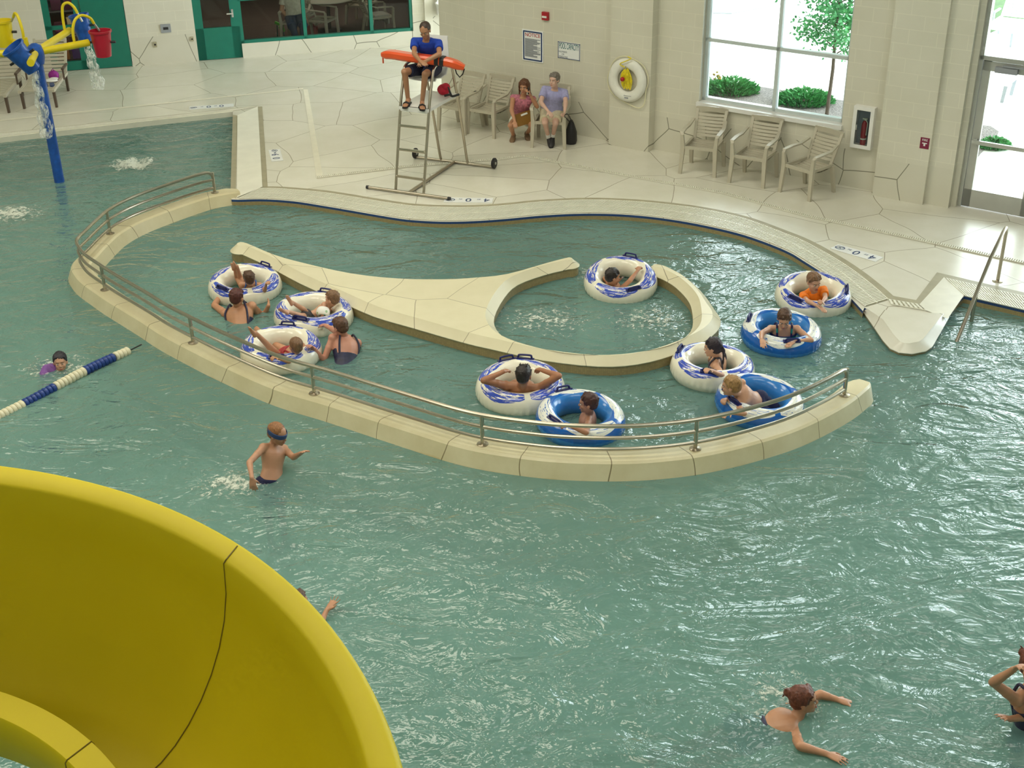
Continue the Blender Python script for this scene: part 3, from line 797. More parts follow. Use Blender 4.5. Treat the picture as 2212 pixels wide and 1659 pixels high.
# ================================================================ WALL FITTINGS
def wplace(o): return place(o, WR)
def txt(body, size, loc, rot, m_, parent, name='lettering', ax='CENTER', ext=.0015, sx=1, orgn=None):
    c = bpy.data.curves.new(name, 'FONT'); c.body = body; c.size = size; c.extrude = ext; c.align_x = ax; c.align_y = 'CENTER'
    c.materials.append(m_); tmp = bpy.data.objects.new(name, c); COL.objects.link(tmp); bpy.context.view_layer.update()
    me = bpy.data.meshes.new_from_object(tmp.evaluated_get(bpy.context.evaluated_depsgraph_get())); bpy.data.objects.remove(tmp); bpy.data.curves.remove(c)
    o = bpy.data.objects.new(name, me); COL.objects.link(o)
    o.parent = parent; o.location = Vector(loc) - (world_loc(parent) if orgn is None else Vector(orgn)); o.rotation_euler = rot; o.scale = (sx, 1, 1)
    return o
M_navyp = mat('navy_print', (.02, .05, .16), .5, var=0); M_redp = mat('red_print', (.42, .02, .03), .5, var=0)
M_teal = mat('teal_print', (.01, .14, .16), .5, var=0); M_grayp = mat('grey_print', (.30, .32, .35), .6, var=0)
M_sign = mat('sign_white', (.85, .87, .87), .35, var=0)
def wallroot(name, s, z, off, **k):
    o = empty(name, WR.pt(s, z, off), **k); o.rotation_euler = (0, 0, WR.ang); return o
def lbox(m, x, y, z, a, b, c): m.box((x, y, z), (a, b, c))
# notice board
sa = WR.hit(1129, 62)[0]; sb = WR.hit(1174, 66)[0]; zt = WR.hit(1151, 65)[1]; zb = WR.hit(1152, 133)[1]
w_, h_ = sb - sa, zt - zb; nb = wallroot('notice_board', (sa + sb) / 2, (zt + zb) / 2, 0, label='tall white NOTICE sign with navy border on the block wall', cat='sign')
m = MB(); lbox(m, 0, -.008, 0, w_, .012, h_); mk('panel', m, M_sign, parent=nb, smooth=False)
m = MB(); f_ = .028
for sx in (-1, 1): lbox(m, sx * (w_ / 2 - .03), -.016, 0, .022, .005, h_ - .05); lbox(m, 0, -.016, sx * (h_ / 2 - .03), w_ - .05, .005, .022)
mk('border', m, M_navyp, parent=nb, smooth=False)
o = txt('NOTICE', .085, (0, 0, 0), (R(90), 0, 0), M_redp, nb); o.location = (0, -.016, h_ / 2 - .085)
m = MB(); rr = random.Random(3)
for i in range(19):
    z = h_ / 2 - .15 - i * (h_ - .20) / 20; L_ = (w_ - .11) * rr.choice((1, 1, .95, .55, .8))
    lbox(m, -(w_ - .11 - L_) / 2, -.016, z, L_, .003, .013)
mk('small_print', m, M_grayp, parent=nb, smooth=False)
# pool capacity sign
sa = WR.hit(1206, 89)[0]; sb = WR.hit(1254, 97)[0]; zt = WR.hit(1230, 92)[1]; zb = WR.hit(1229, 128)[1]
w_, h_ = sb - sa, zt - zb; pc = wallroot('capacity_sign', (sa + sb) / 2, (zt + zb) / 2, 0, label='small white POOL CAPACITY sign with thin border on the wall', cat='sign')
m = MB(); lbox(m, 0, -.006, 0, w_, .010, h_); mk('panel', m, M_sign, parent=pc, smooth=False)
m = MB()
for sx in (-1, 1): lbox(m, sx * (w_ / 2 - .008), -.013, 0, .008, .004, h_); lbox(m, 0, -.013, sx * (h_ / 2 - .008), w_, .004, .008)
mk('border', m, M_navyp, parent=pc, smooth=False)
for b_, s_, x_, z_, sx in (('POOL CAPACITY', .135, 0, h_ * .24, w_ / .99), ('NUMBER', .042, -w_ * .27, -h_ * .10, 1), ('OF', .04, -w_ * .27, -h_ * .25, 1), ('PERSONS', .042, -w_ * .25, -h_ * .40, 1)):
    o = txt(b_, s_, (0, 0, 0), (R(90), 0, 0), M_teal if s_ > .1 else M_grayp, pc); o.location = (x_, -.0125, z_)
    if s_ > .1:
        bpy.context.view_layer.update(); o.scale = ((w_ * .88) / max(.1, o.dimensions.x), 1, 1)
# fire alarm strobe
s, z = WR.hit(1180, 34); al = wallroot('fire_alarm', s, z, 0, label='red fire alarm strobe above the signs', cat='fire alarm')
m = MB(); lbox(m, 0, -.025, 0, .12, .05, .13); mk('housing', m, mat('alarm_red', (.40, .01, .02), .4, var=.03), parent=al, smooth=False)
m = MB(); lbox(m, 0, -.055, -.01, .085, .02, .03); mk('strobe_lens', m, M_white, parent=al, smooth=False)
# fire alarm pull station, switch plate
s, z = WR.hit(1998, 309, .17); fs = wallroot('fire_sign', s, z, .17, label='small dark red fire sign with white symbol on the pilaster by the door', cat='sign')
m = MB(); lbox(m, 0, -.008, 0, .13, .014, .16); mk('panel', m, mat('sign_maroon', (.20, .01, .05), .4, var=0), parent=fs, smooth=False)
o = txt('FIRE', .045, (0, 0, 0), (R(90), 0, 0), M_sign, fs); o.location = (0, -.016, .045)
m = MB(); lbox(m, 0, -.016, 0, .07, .004, .014); lbox(m, 0, -.016, -.02, .025, .004, .04); mk('symbol', m, M_sign, parent=fs, smooth=False)
s, z = WR.hit(2014, 226, .13); sp = wallroot('switch_plate', s, z, .13, label='tan switch plate high on the pilaster beside the door', cat='switch plate')
m = MB(); lbox(m, 0, -.006, 0, .075, .010, .12); mk('plate', m, mat('plate_tan', (.40, .37, .25), .5, var=0), parent=sp, smooth=False)
m = MB(); lbox(m, 0, -.016, 0, .02, .012, .03); mk('toggle', m, M_grayp, parent=sp, smooth=False)
# round wall speaker cut by the top edge
s, z = WR.hit(2088, -12, .05); rs = wallroot('wall_speaker', s, z, .0, label='round beige speaker high above the door jamb, cut by the frame', cat='speaker')
m = MB(); m.lathe([(0, 0), (.20, 0), (.20, .06), (.17, .085), (0, .095)], (0, 0, 0), 28, Matrix.Rotation(R(90), 3, 'X')); mk('housing', m, M_far, parent=rs)
# extinguisher cabinet
s0_, zc = WR.hit(1850, 232); s1_ = WR.hit(1895, 236)[0]; zb = WR.hit(1866, 318)[1]; zt = WR.hit(1873, 228)[1]
w_, h_ = s1_ - s0_, zt - zb; ec = wallroot('extinguisher_cabinet', (s0_ + s1_) / 2, (zt + zb) / 2, 0, label='white glazed extinguisher cabinet on the wall right of the window', cat='cabinet')
m = MB(); t_ = .055
for sx in (-1, 1): lbox(m, sx * (w_ - t_) / 2, -.05, 0, t_, .10, h_); lbox(m, 0, -.05, sx * (h_ - t_) / 2, w_ - 2 * t_, .10, t_)
mk('frame', m, M_white, parent=ec, smooth=False)
m = MB(); lbox(m, 0, -.008, 0, w_ - 2 * t_, .012, h_ - 2 * t_); mk('back_panel', m, mat('cabinet_inside', (.16, .17, .22), .6, var=0), parent=ec, smooth=False)
m = MB(); lbox(m, 0, -.095, 0, w_ - 2 * t_, .004, h_ - 2 * t_); mk('glass_door', m, M_glass, parent=ec, smooth=False)
m = MB(); lbox(m, -w_ / 2 + t_ + .015, -.10, 0, .012, .012, .08); mk('handle', m, M_alu, parent=ec, smooth=False)
exr = wallroot('fire_extinguisher', (s0_ + s1_) / 2 + .015, (zt + zb) / 2 - h_ / 2 + t_, .05, label='red fire extinguisher standing inside the glazed wall cabinet', cat='fire extinguisher')
m = MB(); m.lathe([(0, 0), (.038, 0), (.042, .02), (.042, .30), (.03, .34), (.012, .36), (0, .36)], (0, 0, 0), 20); mk('cylinder', m, mat('extinguisher_red', (.36, .008, .03), .3, var=.03), parent=exr)
m = MB(); m.box((0, 0, .385), (.07, .025, .02)); m.tube([(0, 0, .35), (0, 0, .39)], .012, 8); m.tube([(.01, -.01, .38), (.05, -.02, .33), (.045, -.025, .15)], .008, 6); mk('valve', m, M_alu, parent=exr)
m = MB(); m.lathe([(.0425, .08), (.0435, .08), (.0435, .10), (.0425, .10)], (0, 0, 0), 20, closed=True); mk('band', m, M_white, parent=exr)

# ring buoy on the pilaster
s, z = WR.hit(1356, 173, .22); rb = wallroot('ring_buoy', s, z, .17, label='white ring buoy with yellow throw rope hanging on the pilaster', cat='life ring')
RX = Matrix.Rotation(R(90), 3, 'X'); Rr = .265
m = MB(); N = 40; m.loft([[RX @ Vector(((Rr + .085 * math.cos(a)) * math.cos(t), (Rr + .085 * math.cos(a)) * math.sin(t), .06 + .055 * math.sin(a))) for a in [2 * math.pi * k / 12 for k in range(12)]] for t in [2 * math.pi * i / N for i in range(N)]], False, True)
mk('ring', m, mat('buoy_white', (.80, .80, .74), .5, var=.05), parent=rb)
m = MB(); pts = []
for i in range(64):
    t = 2 * math.pi * i / 64; k = abs(math.sin(2 * t + .6)); r_ = .355 + .03 * k + (.10 * math.exp(-((t - 5.3) / .35) ** 2)); pts.append(RX @ Vector((r_ * math.cos(t), r_ * math.sin(t), .05)))
m.tube(pts, .008, 6, closed=True); mk('grab_line', m, mat('line_cream', (.75, .72, .50), .7, var=.05), parent=rb)
m = MB(); m.tube([(0, .0, .20), (0, -.13, .20), (0, -.14, .24)], .010, 8); mk('hook', m, M_alu, parent=rb)
m = MB()
for i in range(9):
    a = -.07 + i * .017; pts = [(a * .3, -.10, .20), (a - .02, -.11, .08), (a, -.09, -.10 - .02 * (i % 3)), (a + .03, -.085, .02), (a * .3 + .01, -.10, .19)]
    m.tube(smoothline(pts, 5), .008, 6)
m.tube(smoothline([(.01, -.10, .20), (-.10, -.14, .26), (.02, -.15, .33), (.09, -.12, .37), (.02, -.10, .385)], 5), .008, 6)
mk('throw_rope', m, mat('rope_yellow', (.75, .62, .02), .7, var=.2, vscale=30), parent=rb)
m = MB(); m.ell((-.04, -.15, .03), (.036, .036, .036)); mk('float_ball', m, mat('ball_red', (.45, .01, .02), .4, var=0), parent=rb)
m = MB(); lbox(m, .02, -.118, -.27, .07, .004, .02); lbox(m, .04, -.118, -.235, .14, .003, .006); mk('printed_label', m, M_grayp, parent=rb, smooth=False)

# fittings on the left wall
def wlroot(name, s, z, off=0, **k):
    o = empty(name, WL.pt(s, z, off), **k); o.rotation_euler = (0, 0, WL.ang); return o
for px, py, sz, lab, nm, cm_ in ((358, 61, (.20, .17), 'grey metal cover plate on the wall left of the green door', 'cover_plate', M_grayp), (335, 96, (.07, .11), 'small tan outlet cover low between the doorways', 'outlet_cover', mat('plate_tan', (.40, .37, .25), .5, var=0)), (415, 84, (.06, .09), 'tiny tan outlet cover beside the green door jamb', 'outlet_cover', mat('plate_tan', (.40, .37, .25), .5, var=0))):
    s, z = WL.hit(px, py); r_ = wlroot(nm, s, z, label=lab, cat='wall plate')
    m = MB(); lbox(m, 0, -.01, 0, sz[0], .02, sz[1]); mk('plate', m, cm_, parent=r_, smooth=False)
    m = MB(); lbox(m, 0, -.022, 0, sz[0] * .5, .006, sz[1] * .3); mk('slot', m, M_black, parent=r_, smooth=False)

# ================================================================ DOORS AND STOREFRONT
def wbars(m, W_, bars, off=.1, dep=.10):
    for a, b, z0, z1 in bars: frame_box(m, W_, a, b, z0, z1, off, dep)
# right glazed door, transom and sidelights
zt1 = WR.hit(2150, 150, -.12)[1]
m = MB(); wbars(m, WR, [(d0, d0 + .05, DZ, WINZ[1]), (d1, d1 + .06, DZ, WINZ[1]), (d1 + 2.24, d1 + 2.3, DZ, WINZ[1]), (d1 + 1.15, d1 + 1.2, DZ, WINZ[1]), (d0, d1 + 2.3, WINZ[1] - .06, WINZ[1]), (d0, d1 + 2.3, 2.26, 2.32), (d0, d1 + 2.3, 3.2, 3.27), (d0, d1 + 2.3, 5.0, 5.06), (d1, d1 + 2.3, DZ, .30)], .12, .12)
w2 = wplace(mk('window_2', m, M_alu, smooth=False, kind='structure'))
m = MB(); m.box(((d0 + d1) / 2, .12, (2.3 + WINZ[1]) / 2), (d1 - d0, .008, WINZ[1] - 2.3)); m.box((d1 + 1.15, .12, (.3 + WINZ[1]) / 2), (2.2, .008, WINZ[1] - .3))
mk('glass', m, M_glass, parent=w2, smooth=False)
m = MB(); a, b = d0 + .055, d1 - .005
wbars(m, WR, [(a, a + .11, DZ + .01, 2.25), (b - .11, b, DZ + .01, 2.25), (a, b, DZ + .01, .42), (a, b, 2.12, 2.25)], .10, .05)
dr_ = wplace(mk('door_1', m, M_alu, smooth=False, kind='structure'))
m = MB(); m.box(((a + b) / 2, .10, 1.25), (b - a - .2, .008, 1.7)); mk('glass', m, M_glass, parent=dr_, smooth=False)
m = MB(); m.box(((a + b) / 2, .04, 1.12), (b - a - .04, .04, .055)); m.box((a + .06, .06, 1.12), (.05, .05, .09)); m.box((b - .06, .06, 1.12), (.05, .05, .09)); mk('push_bar', m, M_alu, parent=dr_, smooth=False)
m = MB(); m.box((a + .33, .04, 2.16), (.30, .06, .075)); m.box((a + .45, .02, 2.22), (.34, .02, .02)); mk('door_closer', m, M_grayp, parent=dr_, smooth=False)
# green storefront
def wlp(o): return place(o, WL)
sv1 = WL.hit(658, 60, -.1)[0]; sv2 = WL.hit(802, 60, -.1)[0]
m = MB(); wbars(m, WL, [(g1, g1 + .06, .44, 2.45), (g2 - .06, g2, .44, 2.45), (sv1 - .035, sv1 + .035, .44, 2.45), (sv2 - .035, sv2 + .035, .44, 2.45), (g1, g2, .42, .50), (g1, g2, 2.36, 2.45), (g1, sv1, 1.30, 1.36)], .08, .12)
sf = wlp(mk('window_5', m, M_green, smooth=False, kind='structure'))
m = MB(); m.box(((g1 + g2) / 2, .09, 1.45), (g2 - g1 - .05, .008, 1.95)); mk('glass', m, glass_mat('storefront_glass', (.80, .82, .80), 1.3), parent=sf, smooth=False)
gw = g1 - g0; m = MB(); wbars(m, WL, [(g0, g0 + .17, DZ + .01, 2.40), (g1 - .17, g1, DZ + .01, 2.40), (g0, g1, DZ + .01, .80), (g0, g1, 2.2, 2.40)], .05, .06)
gd = wlp(mk('door_2', m, M_green, smooth=False, kind='structure'))
m = MB(); m.box(((g0 + g1) / 2, .05, 1.5), (gw - .30, .008, 1.42)); mk('glass', m, M_glass, parent=gd, smooth=False)
m = MB(); s, z = WL.hit(502, 29, .03); m.box((s, -.0, z), (.04, .03, .16)); m.tube([(s, -.01, z), (s, -.06, z), (s - .12, -.06, z)], .014, 8); mk('door_handle', m, M_alu, parent=gd)
# left double doorway: glazed leaf and solid leaf
sm_ = WL.hit(182, 80, .0)[0]
m = MB(); wbars(m, WL, [(a0, a0 + .13, DZ + .01, 2.35), (sm_ - .13, sm_, DZ + .01, 2.35), (a0, sm_, DZ + .01, .34), (a0, sm_, .98, 1.06), (a0, sm_, 2.2, 2.35)], .05, .06)
ld = wlp(mk('door_3', m, M_green, smooth=False, kind='structure'))
m = MB(); m.box(((a0 + sm_) / 2, .05, 1.3), (sm_ - a0 - .1, .008, 1.85)); mk('glass', m, M_glass, parent=ld, smooth=False)
m = MB(); m.box(((sm_ + a1) / 2, .03, 1.25), (a1 - sm_ - .02, .05, 2.18)); sd = wlp(mk('door_4', m, M_green, smooth=False, kind='structure'))
m = MB(); m.tube([(sm_ + .06, .0, 1.15), (sm_ + .06, -.06, 1.15), (sm_ + .16, -.06, 1.15)], .014, 8); mk('door_handle', m, M_alu, parent=sd)

# the room behind the left wall
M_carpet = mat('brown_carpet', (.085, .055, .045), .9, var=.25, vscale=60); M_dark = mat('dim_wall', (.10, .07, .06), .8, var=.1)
def wlbox(name, a, b, y0, y1, z0, z1, m_, kind='structure'):
    m = MB(); m.box(((a + b) / 2, (y0 + y1) / 2, (z0 + z1) / 2), (b - a, y1 - y0, z1 - z0)); return wlp(mk(name, m, m_, smooth=False, kind=kind))
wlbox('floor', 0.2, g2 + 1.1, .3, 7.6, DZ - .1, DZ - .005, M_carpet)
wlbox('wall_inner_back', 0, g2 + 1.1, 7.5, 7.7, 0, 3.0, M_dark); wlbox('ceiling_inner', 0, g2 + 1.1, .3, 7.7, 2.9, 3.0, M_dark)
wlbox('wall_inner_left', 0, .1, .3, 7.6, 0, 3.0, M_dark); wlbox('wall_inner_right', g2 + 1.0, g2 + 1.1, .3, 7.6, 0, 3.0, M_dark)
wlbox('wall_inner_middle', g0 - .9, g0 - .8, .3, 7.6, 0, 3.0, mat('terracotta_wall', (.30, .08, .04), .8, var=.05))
c = WL.pt((g1 + g2) / 2, 2.85, -3); area('added_room_fill', c, 2.5, 1.2, 50, (1, .85, .65))  # added fill so the room behind the storefront reads
c = WL.pt((a0 + a1) / 2, 2.85, -2.5); area('added_room_fill', c, 1.5, 1.2, 22, (1, .75, .6))  # second added fill, behind the left doorway
# chairs and table seen through the storefront
def inside(px, py, z=DZ): return at(px, py, z)
dup(ch, inside(697, 84), R(70), 'pale resin armchair turned sideways behind the middle pane', 'armchairs behind the storefront')
dup(ch, inside(820, 76), R(115), 'pale resin armchair behind the right pane with a towel on its seat', 'armchairs behind the storefront')
pch = inside(641, 92); dup(ch, pch + Vector((0, .15, 0)), R(-8), 'resin armchair under the man in the white shirt', 'armchairs behind the storefront')
dup(ch, inside(783, 48), R(160), 'resin armchair deeper in the room beyond the right mullion', 'armchairs behind the storefront')
q = WL.pt(sv1 + .75, .85, -1.9); tb = empty('round_table', (q.x, q.y, DZ), 'round white-topped table behind the middle pane of the storefront', 'table')
m = MB(); m.lathe([(0, .70), (.62, .70), (.64, .715), (.62, .73), (0, .73)], (q.x, q.y, DZ), 32); mk('tabletop', m, mat('table_white', (.55, .55, .48), .4, var=.04), parent=tb, origin=(q.x, q.y, DZ))
m = MB(); m.tube([(q.x, q.y, DZ), (q.x, q.y, DZ + .7)], .04, 12); mk('pedestal', m, M_black, parent=tb, origin=(q.x, q.y, DZ))
m = MB(); m.lathe([(0, 0), (.28, 0), (.26, .03), (0, .05)], (q.x, q.y, DZ), 24); mk('base', m, M_black, parent=tb, origin=(q.x, q.y, DZ))
q = inside(676, 79); m = MB(); m.box((0, 0, .11), (.22, .16, .22)); m.tube([(-.08, 0, .2), (0, 0, .3), (.08, 0, .2)], .01, 6); o = mk('red_bag', m, mat('bag_red', (.40, .01, .02), .6, var=.1), smooth=False, label='red bag between the table and the pale chair indoors', cat='bag'); o.location = (q.x, q.y, DZ)
q = inside(815, 52, .62); m = MB(); m.box((0, 0, .0), (.40, .30, .03)); m.box((0, -.17, -.09), (.38, .03, .2)); o = mk('towel', m, mat('towel_white', (.55, .55, .5), .9, var=.1), smooth=False, label='white towel over the seat of the chair behind the right pane', cat='towel'); o.location = inside(820, 76) + Vector((0, 0, .46)); o.rotation_euler = (0, 0, R(115))
q = inside(606, 82); o = empty('green_toy', q, 'bright green folded toy beside the man in the white shirt', 'toy')
m = MB(); m.box((0, 0, .30), (.20, .06, .05), Matrix.Rotation(R(25), 3, 'Y')); m.box((.05, 0, .2), (.10, .04, .14), Matrix.Rotation(R(-15), 3, 'Y')); mk('body', m, mat('toy_green', (.10, .65, .05), .5, var=0), parent=o, smooth=False)
m = MB(); m.tube([(-.06, 0, 0), (-.05, 0, .28)], .012, 6); m.tube([(.09, 0, 0), (.07, 0, .25)], .012, 6); mk('stand', m, M_green, parent=o)
# shelves with red goods behind the left glazed leaf
q = WL.pt((a0 + sm_) / 2, DZ, -.9); sh = empty('display_shelf', q, 'dark shelf unit stacked with red goods inside the left glazed door', 'shelf', rotz=WL.ang)
m = MB()
for z in (.05, .55, 1.05, 1.55): lbox(m, 0, 0, z, 1.1, .40, .03)
for x in (-.55, .55): lbox(m, x, 0, .9, .03, .4, 1.8)
mk('frame', m, M_dark, parent=sh, smooth=False)
M_g = [mat('goods_%s' % n, c_, .5, var=.1) for n, c_ in (('red', (.35, .01, .03)), ('maroon', (.15, .01, .05)), ('orange', (.5, .12, .02)), ('tan', (.45, .30, .15)), ('purple', (.10, .02, .15)))]
rr = random.Random(5); gn = ['box', 'basket', 'box', 'box', 'box']
cn = ['red', 'maroon', 'orange', 'tan', 'purple']
for zi, z in enumerate((.065, .565, 1.065)):
    for xi in range(4):
        k = rr.randrange(5); m = MB(); hh = rr.uniform(.18, .36); m.box((0, 0, hh / 2), (.2, .26, hh)); m.box((0, 0, hh), (.215, .275, .03))
        o = mk('storage_box', m, M_g[k], smooth=False, label='%s box on the %s shelf, %s from the left, behind the left glazed door' % (cn[k], ('bottom', 'middle', 'top')[zi], ('first', 'second', 'third', 'fourth')[xi]), cat='box', group='boxes on the display shelf')
        o.location = WL.pt((a0 + sm_) / 2 - .39 + xi * .26, DZ + z, -.9); o.rotation_euler = (0, 0, WL.ang)

# drinking fountain beside the storefront
q = WL.hit(962, 40); fo = empty('drinking_fountain', WL.pt(q[0], 0, 0), 'white wall-hung drinking fountain bowl just behind the lifeguard', 'drinking fountain', rotz=WL.ang)
m = MB(); m.lathe([(.0, .62), (.10, .62), (.20, .70), (.26, .84), (.28, .90), (.25, .90), (.20, .84), (.0, .78)], (0, -.33, DZ), 26); m.box((0, -.10, DZ + .8), (.40, .14, .36)); mk('bowl', m, M_white, parent=fo)
m = MB(); m.box((.0, -.11, DZ + 1.12), (.22, .16, .26)); mk('backsplash', m, M_alu, parent=fo, smooth=False)
m = MB(); m.tube([(0, -.24, DZ + .86), (0, -.24, DZ + .95), (0, -.28, DZ + .97)], .012, 8); mk('spout', m, M_steel, parent=fo)
wlbox('trim_5', g2 + .25, g2 + .42, -.08, .02, DZ, 8.9, M_far); 
# ================================================================ DEPTH MARKERS
def marker(px, py, ang, parts, w_, h_, label, z=DZ, vertical=None):
    """ang: direction (world, radians) of the text baseline"""
    p = at(px, py, z) if vertical is None else vertical[0]
    r_ = empty('depth_marker', p, label, 'depth marker')
    if vertical is None: r_.rotation_euler = (0, 0, ang)
    else: r_.rotation_euler = (R(90), 0, ang)
    m = MB(); m.box((0, 0, .005), (w_, h_, .006)); mk('tile', m, M_sign, parent=r_, smooth=False)
    for body, size, x, y in parts:
        if body == 'NODIVE':
            m = MB(); n = 28
            m.loft([[Vector((x + q * math.cos(a), y + q * math.sin(a) * .8, .0105)) for a in [2 * math.pi * k / n for k in range(n)]] for q in (size * .8, size)], False)
            m.box((x, y, .010), (size * 1.7, size * .14, .002), R(35)); m.box((x, y, .010), (size * .9, size * .12, .002), R(-50))
            mk('no_diving_symbol', m, M_navyp, parent=r_, smooth=False)
        else:
            o = txt(body, size, (0, 0, 0), (0, 0, 0), M_navyp, r_, ext=.001); o.location = (x, y, .0095)
a1_ = math.atan2(*(at(993, 431) - at(1053, 433)).yx) if False else None
def dirang(p, q): d = at(*q) - at(*p); return math.atan2(d.y, d.x)
marker(1012, 433, dirang((1054, 433), (975, 432)), [('4', .19, -.27, 0), ('FT', .05, -.15, -.03), ('0', .19, 0, 0), ('IN', .05, .12, -.03), ('NODIVE', .07, .27, 0)], .72, .20, 'white 4 FT 0 IN depth marker on the deck by the lifeguard stand')
marker(1850, 547, dirang((1880, 553), (1815, 534)), [('4', .19, -.24, 0), ('FT', .05, -.13, -.03), ('0', .19, 0, 0), ('IN', .05, .12, -.03), ('NODIVE', .07, .25, 0)], .68, .20, 'white 4 FT 0 IN depth marker on the deck at right near the door')
marker(596, 336, dirang((600, 350), (592, 322)), [('0', .17, -.17, 0), ('9', .17, .02, 0), ('IN', .05, .12, 0), ('NODIVE', .06, .24, 0)], .62, .19, 'white 0 FT 9 IN depth marker beside the wading pool corner')
marker(457, 231, dirang((488, 229), (430, 233)), [('0', .18, -.18, 0), ('FT', .05, -.07, -.03), ('0', .18, .05, 0), ('IN', .05, .17, -.03), ('NODIVE', .06, .32, 0)], .80, .20, 'white 0 FT 0 IN depth marker above the far edge of the wading pool')
q = at(994, 481, .085); e0 = at(1026, 477.5); e1 = at(961, 479); 
o = empty('depth_marker', q, 'small white 4 FT 0 IN tile at the waterline of the far river edge', 'depth marker')
d_ = (at(1026, 478) - at(961, 479)).normalized(); o.rotation_euler = (R(90), 0, math.atan2(d_.y, d_.x))
m = MB(); m.box((0, 0, .012), (.36, .075, .006)); mk('tile', m, M_sign, parent=o, smooth=False)
t_ = txt('4', .075, (0, 0, 0), (0, 0, 0), M_navyp, o); t_.location = (-.09, 0, .016)
t_ = txt('0"', .075, (0, 0, 0), (0, 0, 0), M_navyp, o); t_.location = (.07, 0, .016)

# ================================================================ YELLOW SLIDE
M_yel = NT('slide_yellow'); _n = M_yel.noise(M_yel.coord(), 1.4, 4)
M_yel.color(M_yel.ramp(_n, [(.3, (.64, .50, .0)), (.7, (.70, .55, .002))])); M_yel.b.inputs['Roughness'].default_value = .55; M_yel.b.inputs['Specular IOR Level'].default_value = .3
M_yel.bump(M_yel.noise(M_yel.coord(scale=(1, 1, 3)), 3.5, 4), .10, .03); M_yel = M_yel.mat
CO, RO, CI, RI = Vector((-2.517, 2.096)), 2.26, Vector((-2.378, 2.403)), 1.332
ROI, COI = 2.093, Vector((-2.442, 2.128)); CII, RII = Vector((-2.409, 2.345)), 1.318
ZO, ZIN = 4.15, 3.6
def sl_sec(a, thick=0):
    c, s = math.cos(a), math.sin(a); u = Vector((c, s))
    O0 = CO + u * RO; O1 = COI + u * ROI; I1 = CI + u * RI; I0 = CII + u * (RII - .01)
    P3 = lambda p, z: Vector((p.x, p.y, z))
    out = [P3(O0 + u * .012, ZO - .10), P3(O0 + u * .014, ZO - .03), P3(O0 + u * .004, ZO - .006), P3(O0 - u * .01, ZO), P3(O1 + u * .012, ZO - .004), P3(O1, ZO - .015)]
    wdt = (O1 - I1).length; n = 14; D = .42
    for k in range(1, n):
        t = k / n; p = O1.lerp(I1, t)
        w1 = 1 - math.cos(t * math.pi)           # bowl curve, deeper at the middle
        x = -math.cos(t * math.pi) / 2 + .5
        p = O1.lerp(I1, x); z = (ZO - .015) * (1 - x) + (ZIN - .015) * x - D * math.sin(t * math.pi) ** .85
        out.append(P3(p, z))
    out += [P3(I1, ZIN - .015), P3(I1 - u * .006, ZIN), P3(I0 - u * .02, ZIN), P3(I0 - u * .028, ZIN - .008), P3(I0 - u * .03, ZIN - .10)]
    # under side
    for k in range(n - 1, 0, -1):
        t = k / n; x = -math.cos(t * math.pi) / 2 + .5
        p = (O1 + u * .05).lerp(I1 - u * .085, x); z = (ZO - .1) * (1 - x) + (ZIN - .1) * x - D * math.sin(t * math.pi) ** .85
        out.append(P3(p, z))
    return out
m = MB(); A0, A1, NA = R(-75), R(150), 110
m.loft([sl_sec(A0 + (A1 - A0) * i / NA) for i in range(NA + 1)], True)
sl = mk('water_slide', m, M_yel, angle=45, label='big curving yellow open flume slide in the near left corner', cat='water slide')
M_seam = mat('seam_dark', (.16, .11, .0), .6, var=0)
sa_ = math.atan2(*(at(520, 1176, ZO).xy - CO).yx)
for a in (sa_, sa_ + R(75), sa_ - R(62)):
    sec = sl_sec(a); m = MB(); m.tube([q + Vector((0, 0, .0008)) for q in sec[3:24]], .0030, 5); mk('joint_seam', m, M_seam, parent=sl)
m = MB(); a = R(95); q = CO + Vector((math.cos(a), math.sin(a))) * 1.35
m.tube([(-3.0, 2.0 + 1.2, -1.2), (-3.0, 2.0 + 1.2, 2.75)], .11, 16)
q = (CO + CI) / 2 + Vector((math.cos(R(150)), math.sin(R(150)))) * 1.7
m = MB(); m.tube([(q.x, q.y, -1.2), (q.x, q.y, 3.1)], .11, 16); mk('support_post', m, M_steel, parent=sl)

# ================================================================ LANE ROPE
r0 = at(278, 758, WZ + .02); r1 = at(0, 895, WZ + .02); dv = (r1 - r0); r2 = r0 + dv * 1.6; an = at(306, 744, WZ + .06)
lr = empty('lane_rope', r0, 'blue and white float rope stretching from the river wall to the left', 'lane rope')
m = MB(); m.tube([an, r0, r2], .008, 6); mk('cable', m, M_black, parent=lr, origin=r0)
M_fb = mat('float_blue', (.015, .05, .25), .35, var=.05); M_fw = mat('float_white', (.74, .70, .52), .4, var=.05)
dn = dv.normalized(); total = (r2 - r0).length; seg_l = .42; k = 0; pos = .0
Mx = Matrix((Vector((-dn.y, dn.x, 0)), Vector((0, 0, 1)), dn)).transposed()
while pos < total - .1:
    L_ = .22 if k == 0 else seg_l; m = MB(); n = int(L_ / .0525)
    for i in range(n):
        c = r0 + dn * (pos + i * .0525 + .026) + Vector((0, 0, .018 * math.sin((pos + i * .0525) * 3)))
        m.lathe([(0, -.020), (.045, -.024), (.056, -.012), (.056, .012), (.045, .024), (0, .020)], c, 16, Mx)
    mk('float_section', m, M_fw if k % 2 == 0 else M_fb, parent=lr, origin=r0 + dn * pos, label='%s floats' % ('white' if k % 2 == 0 else 'blue')); pos += L_; k += 1

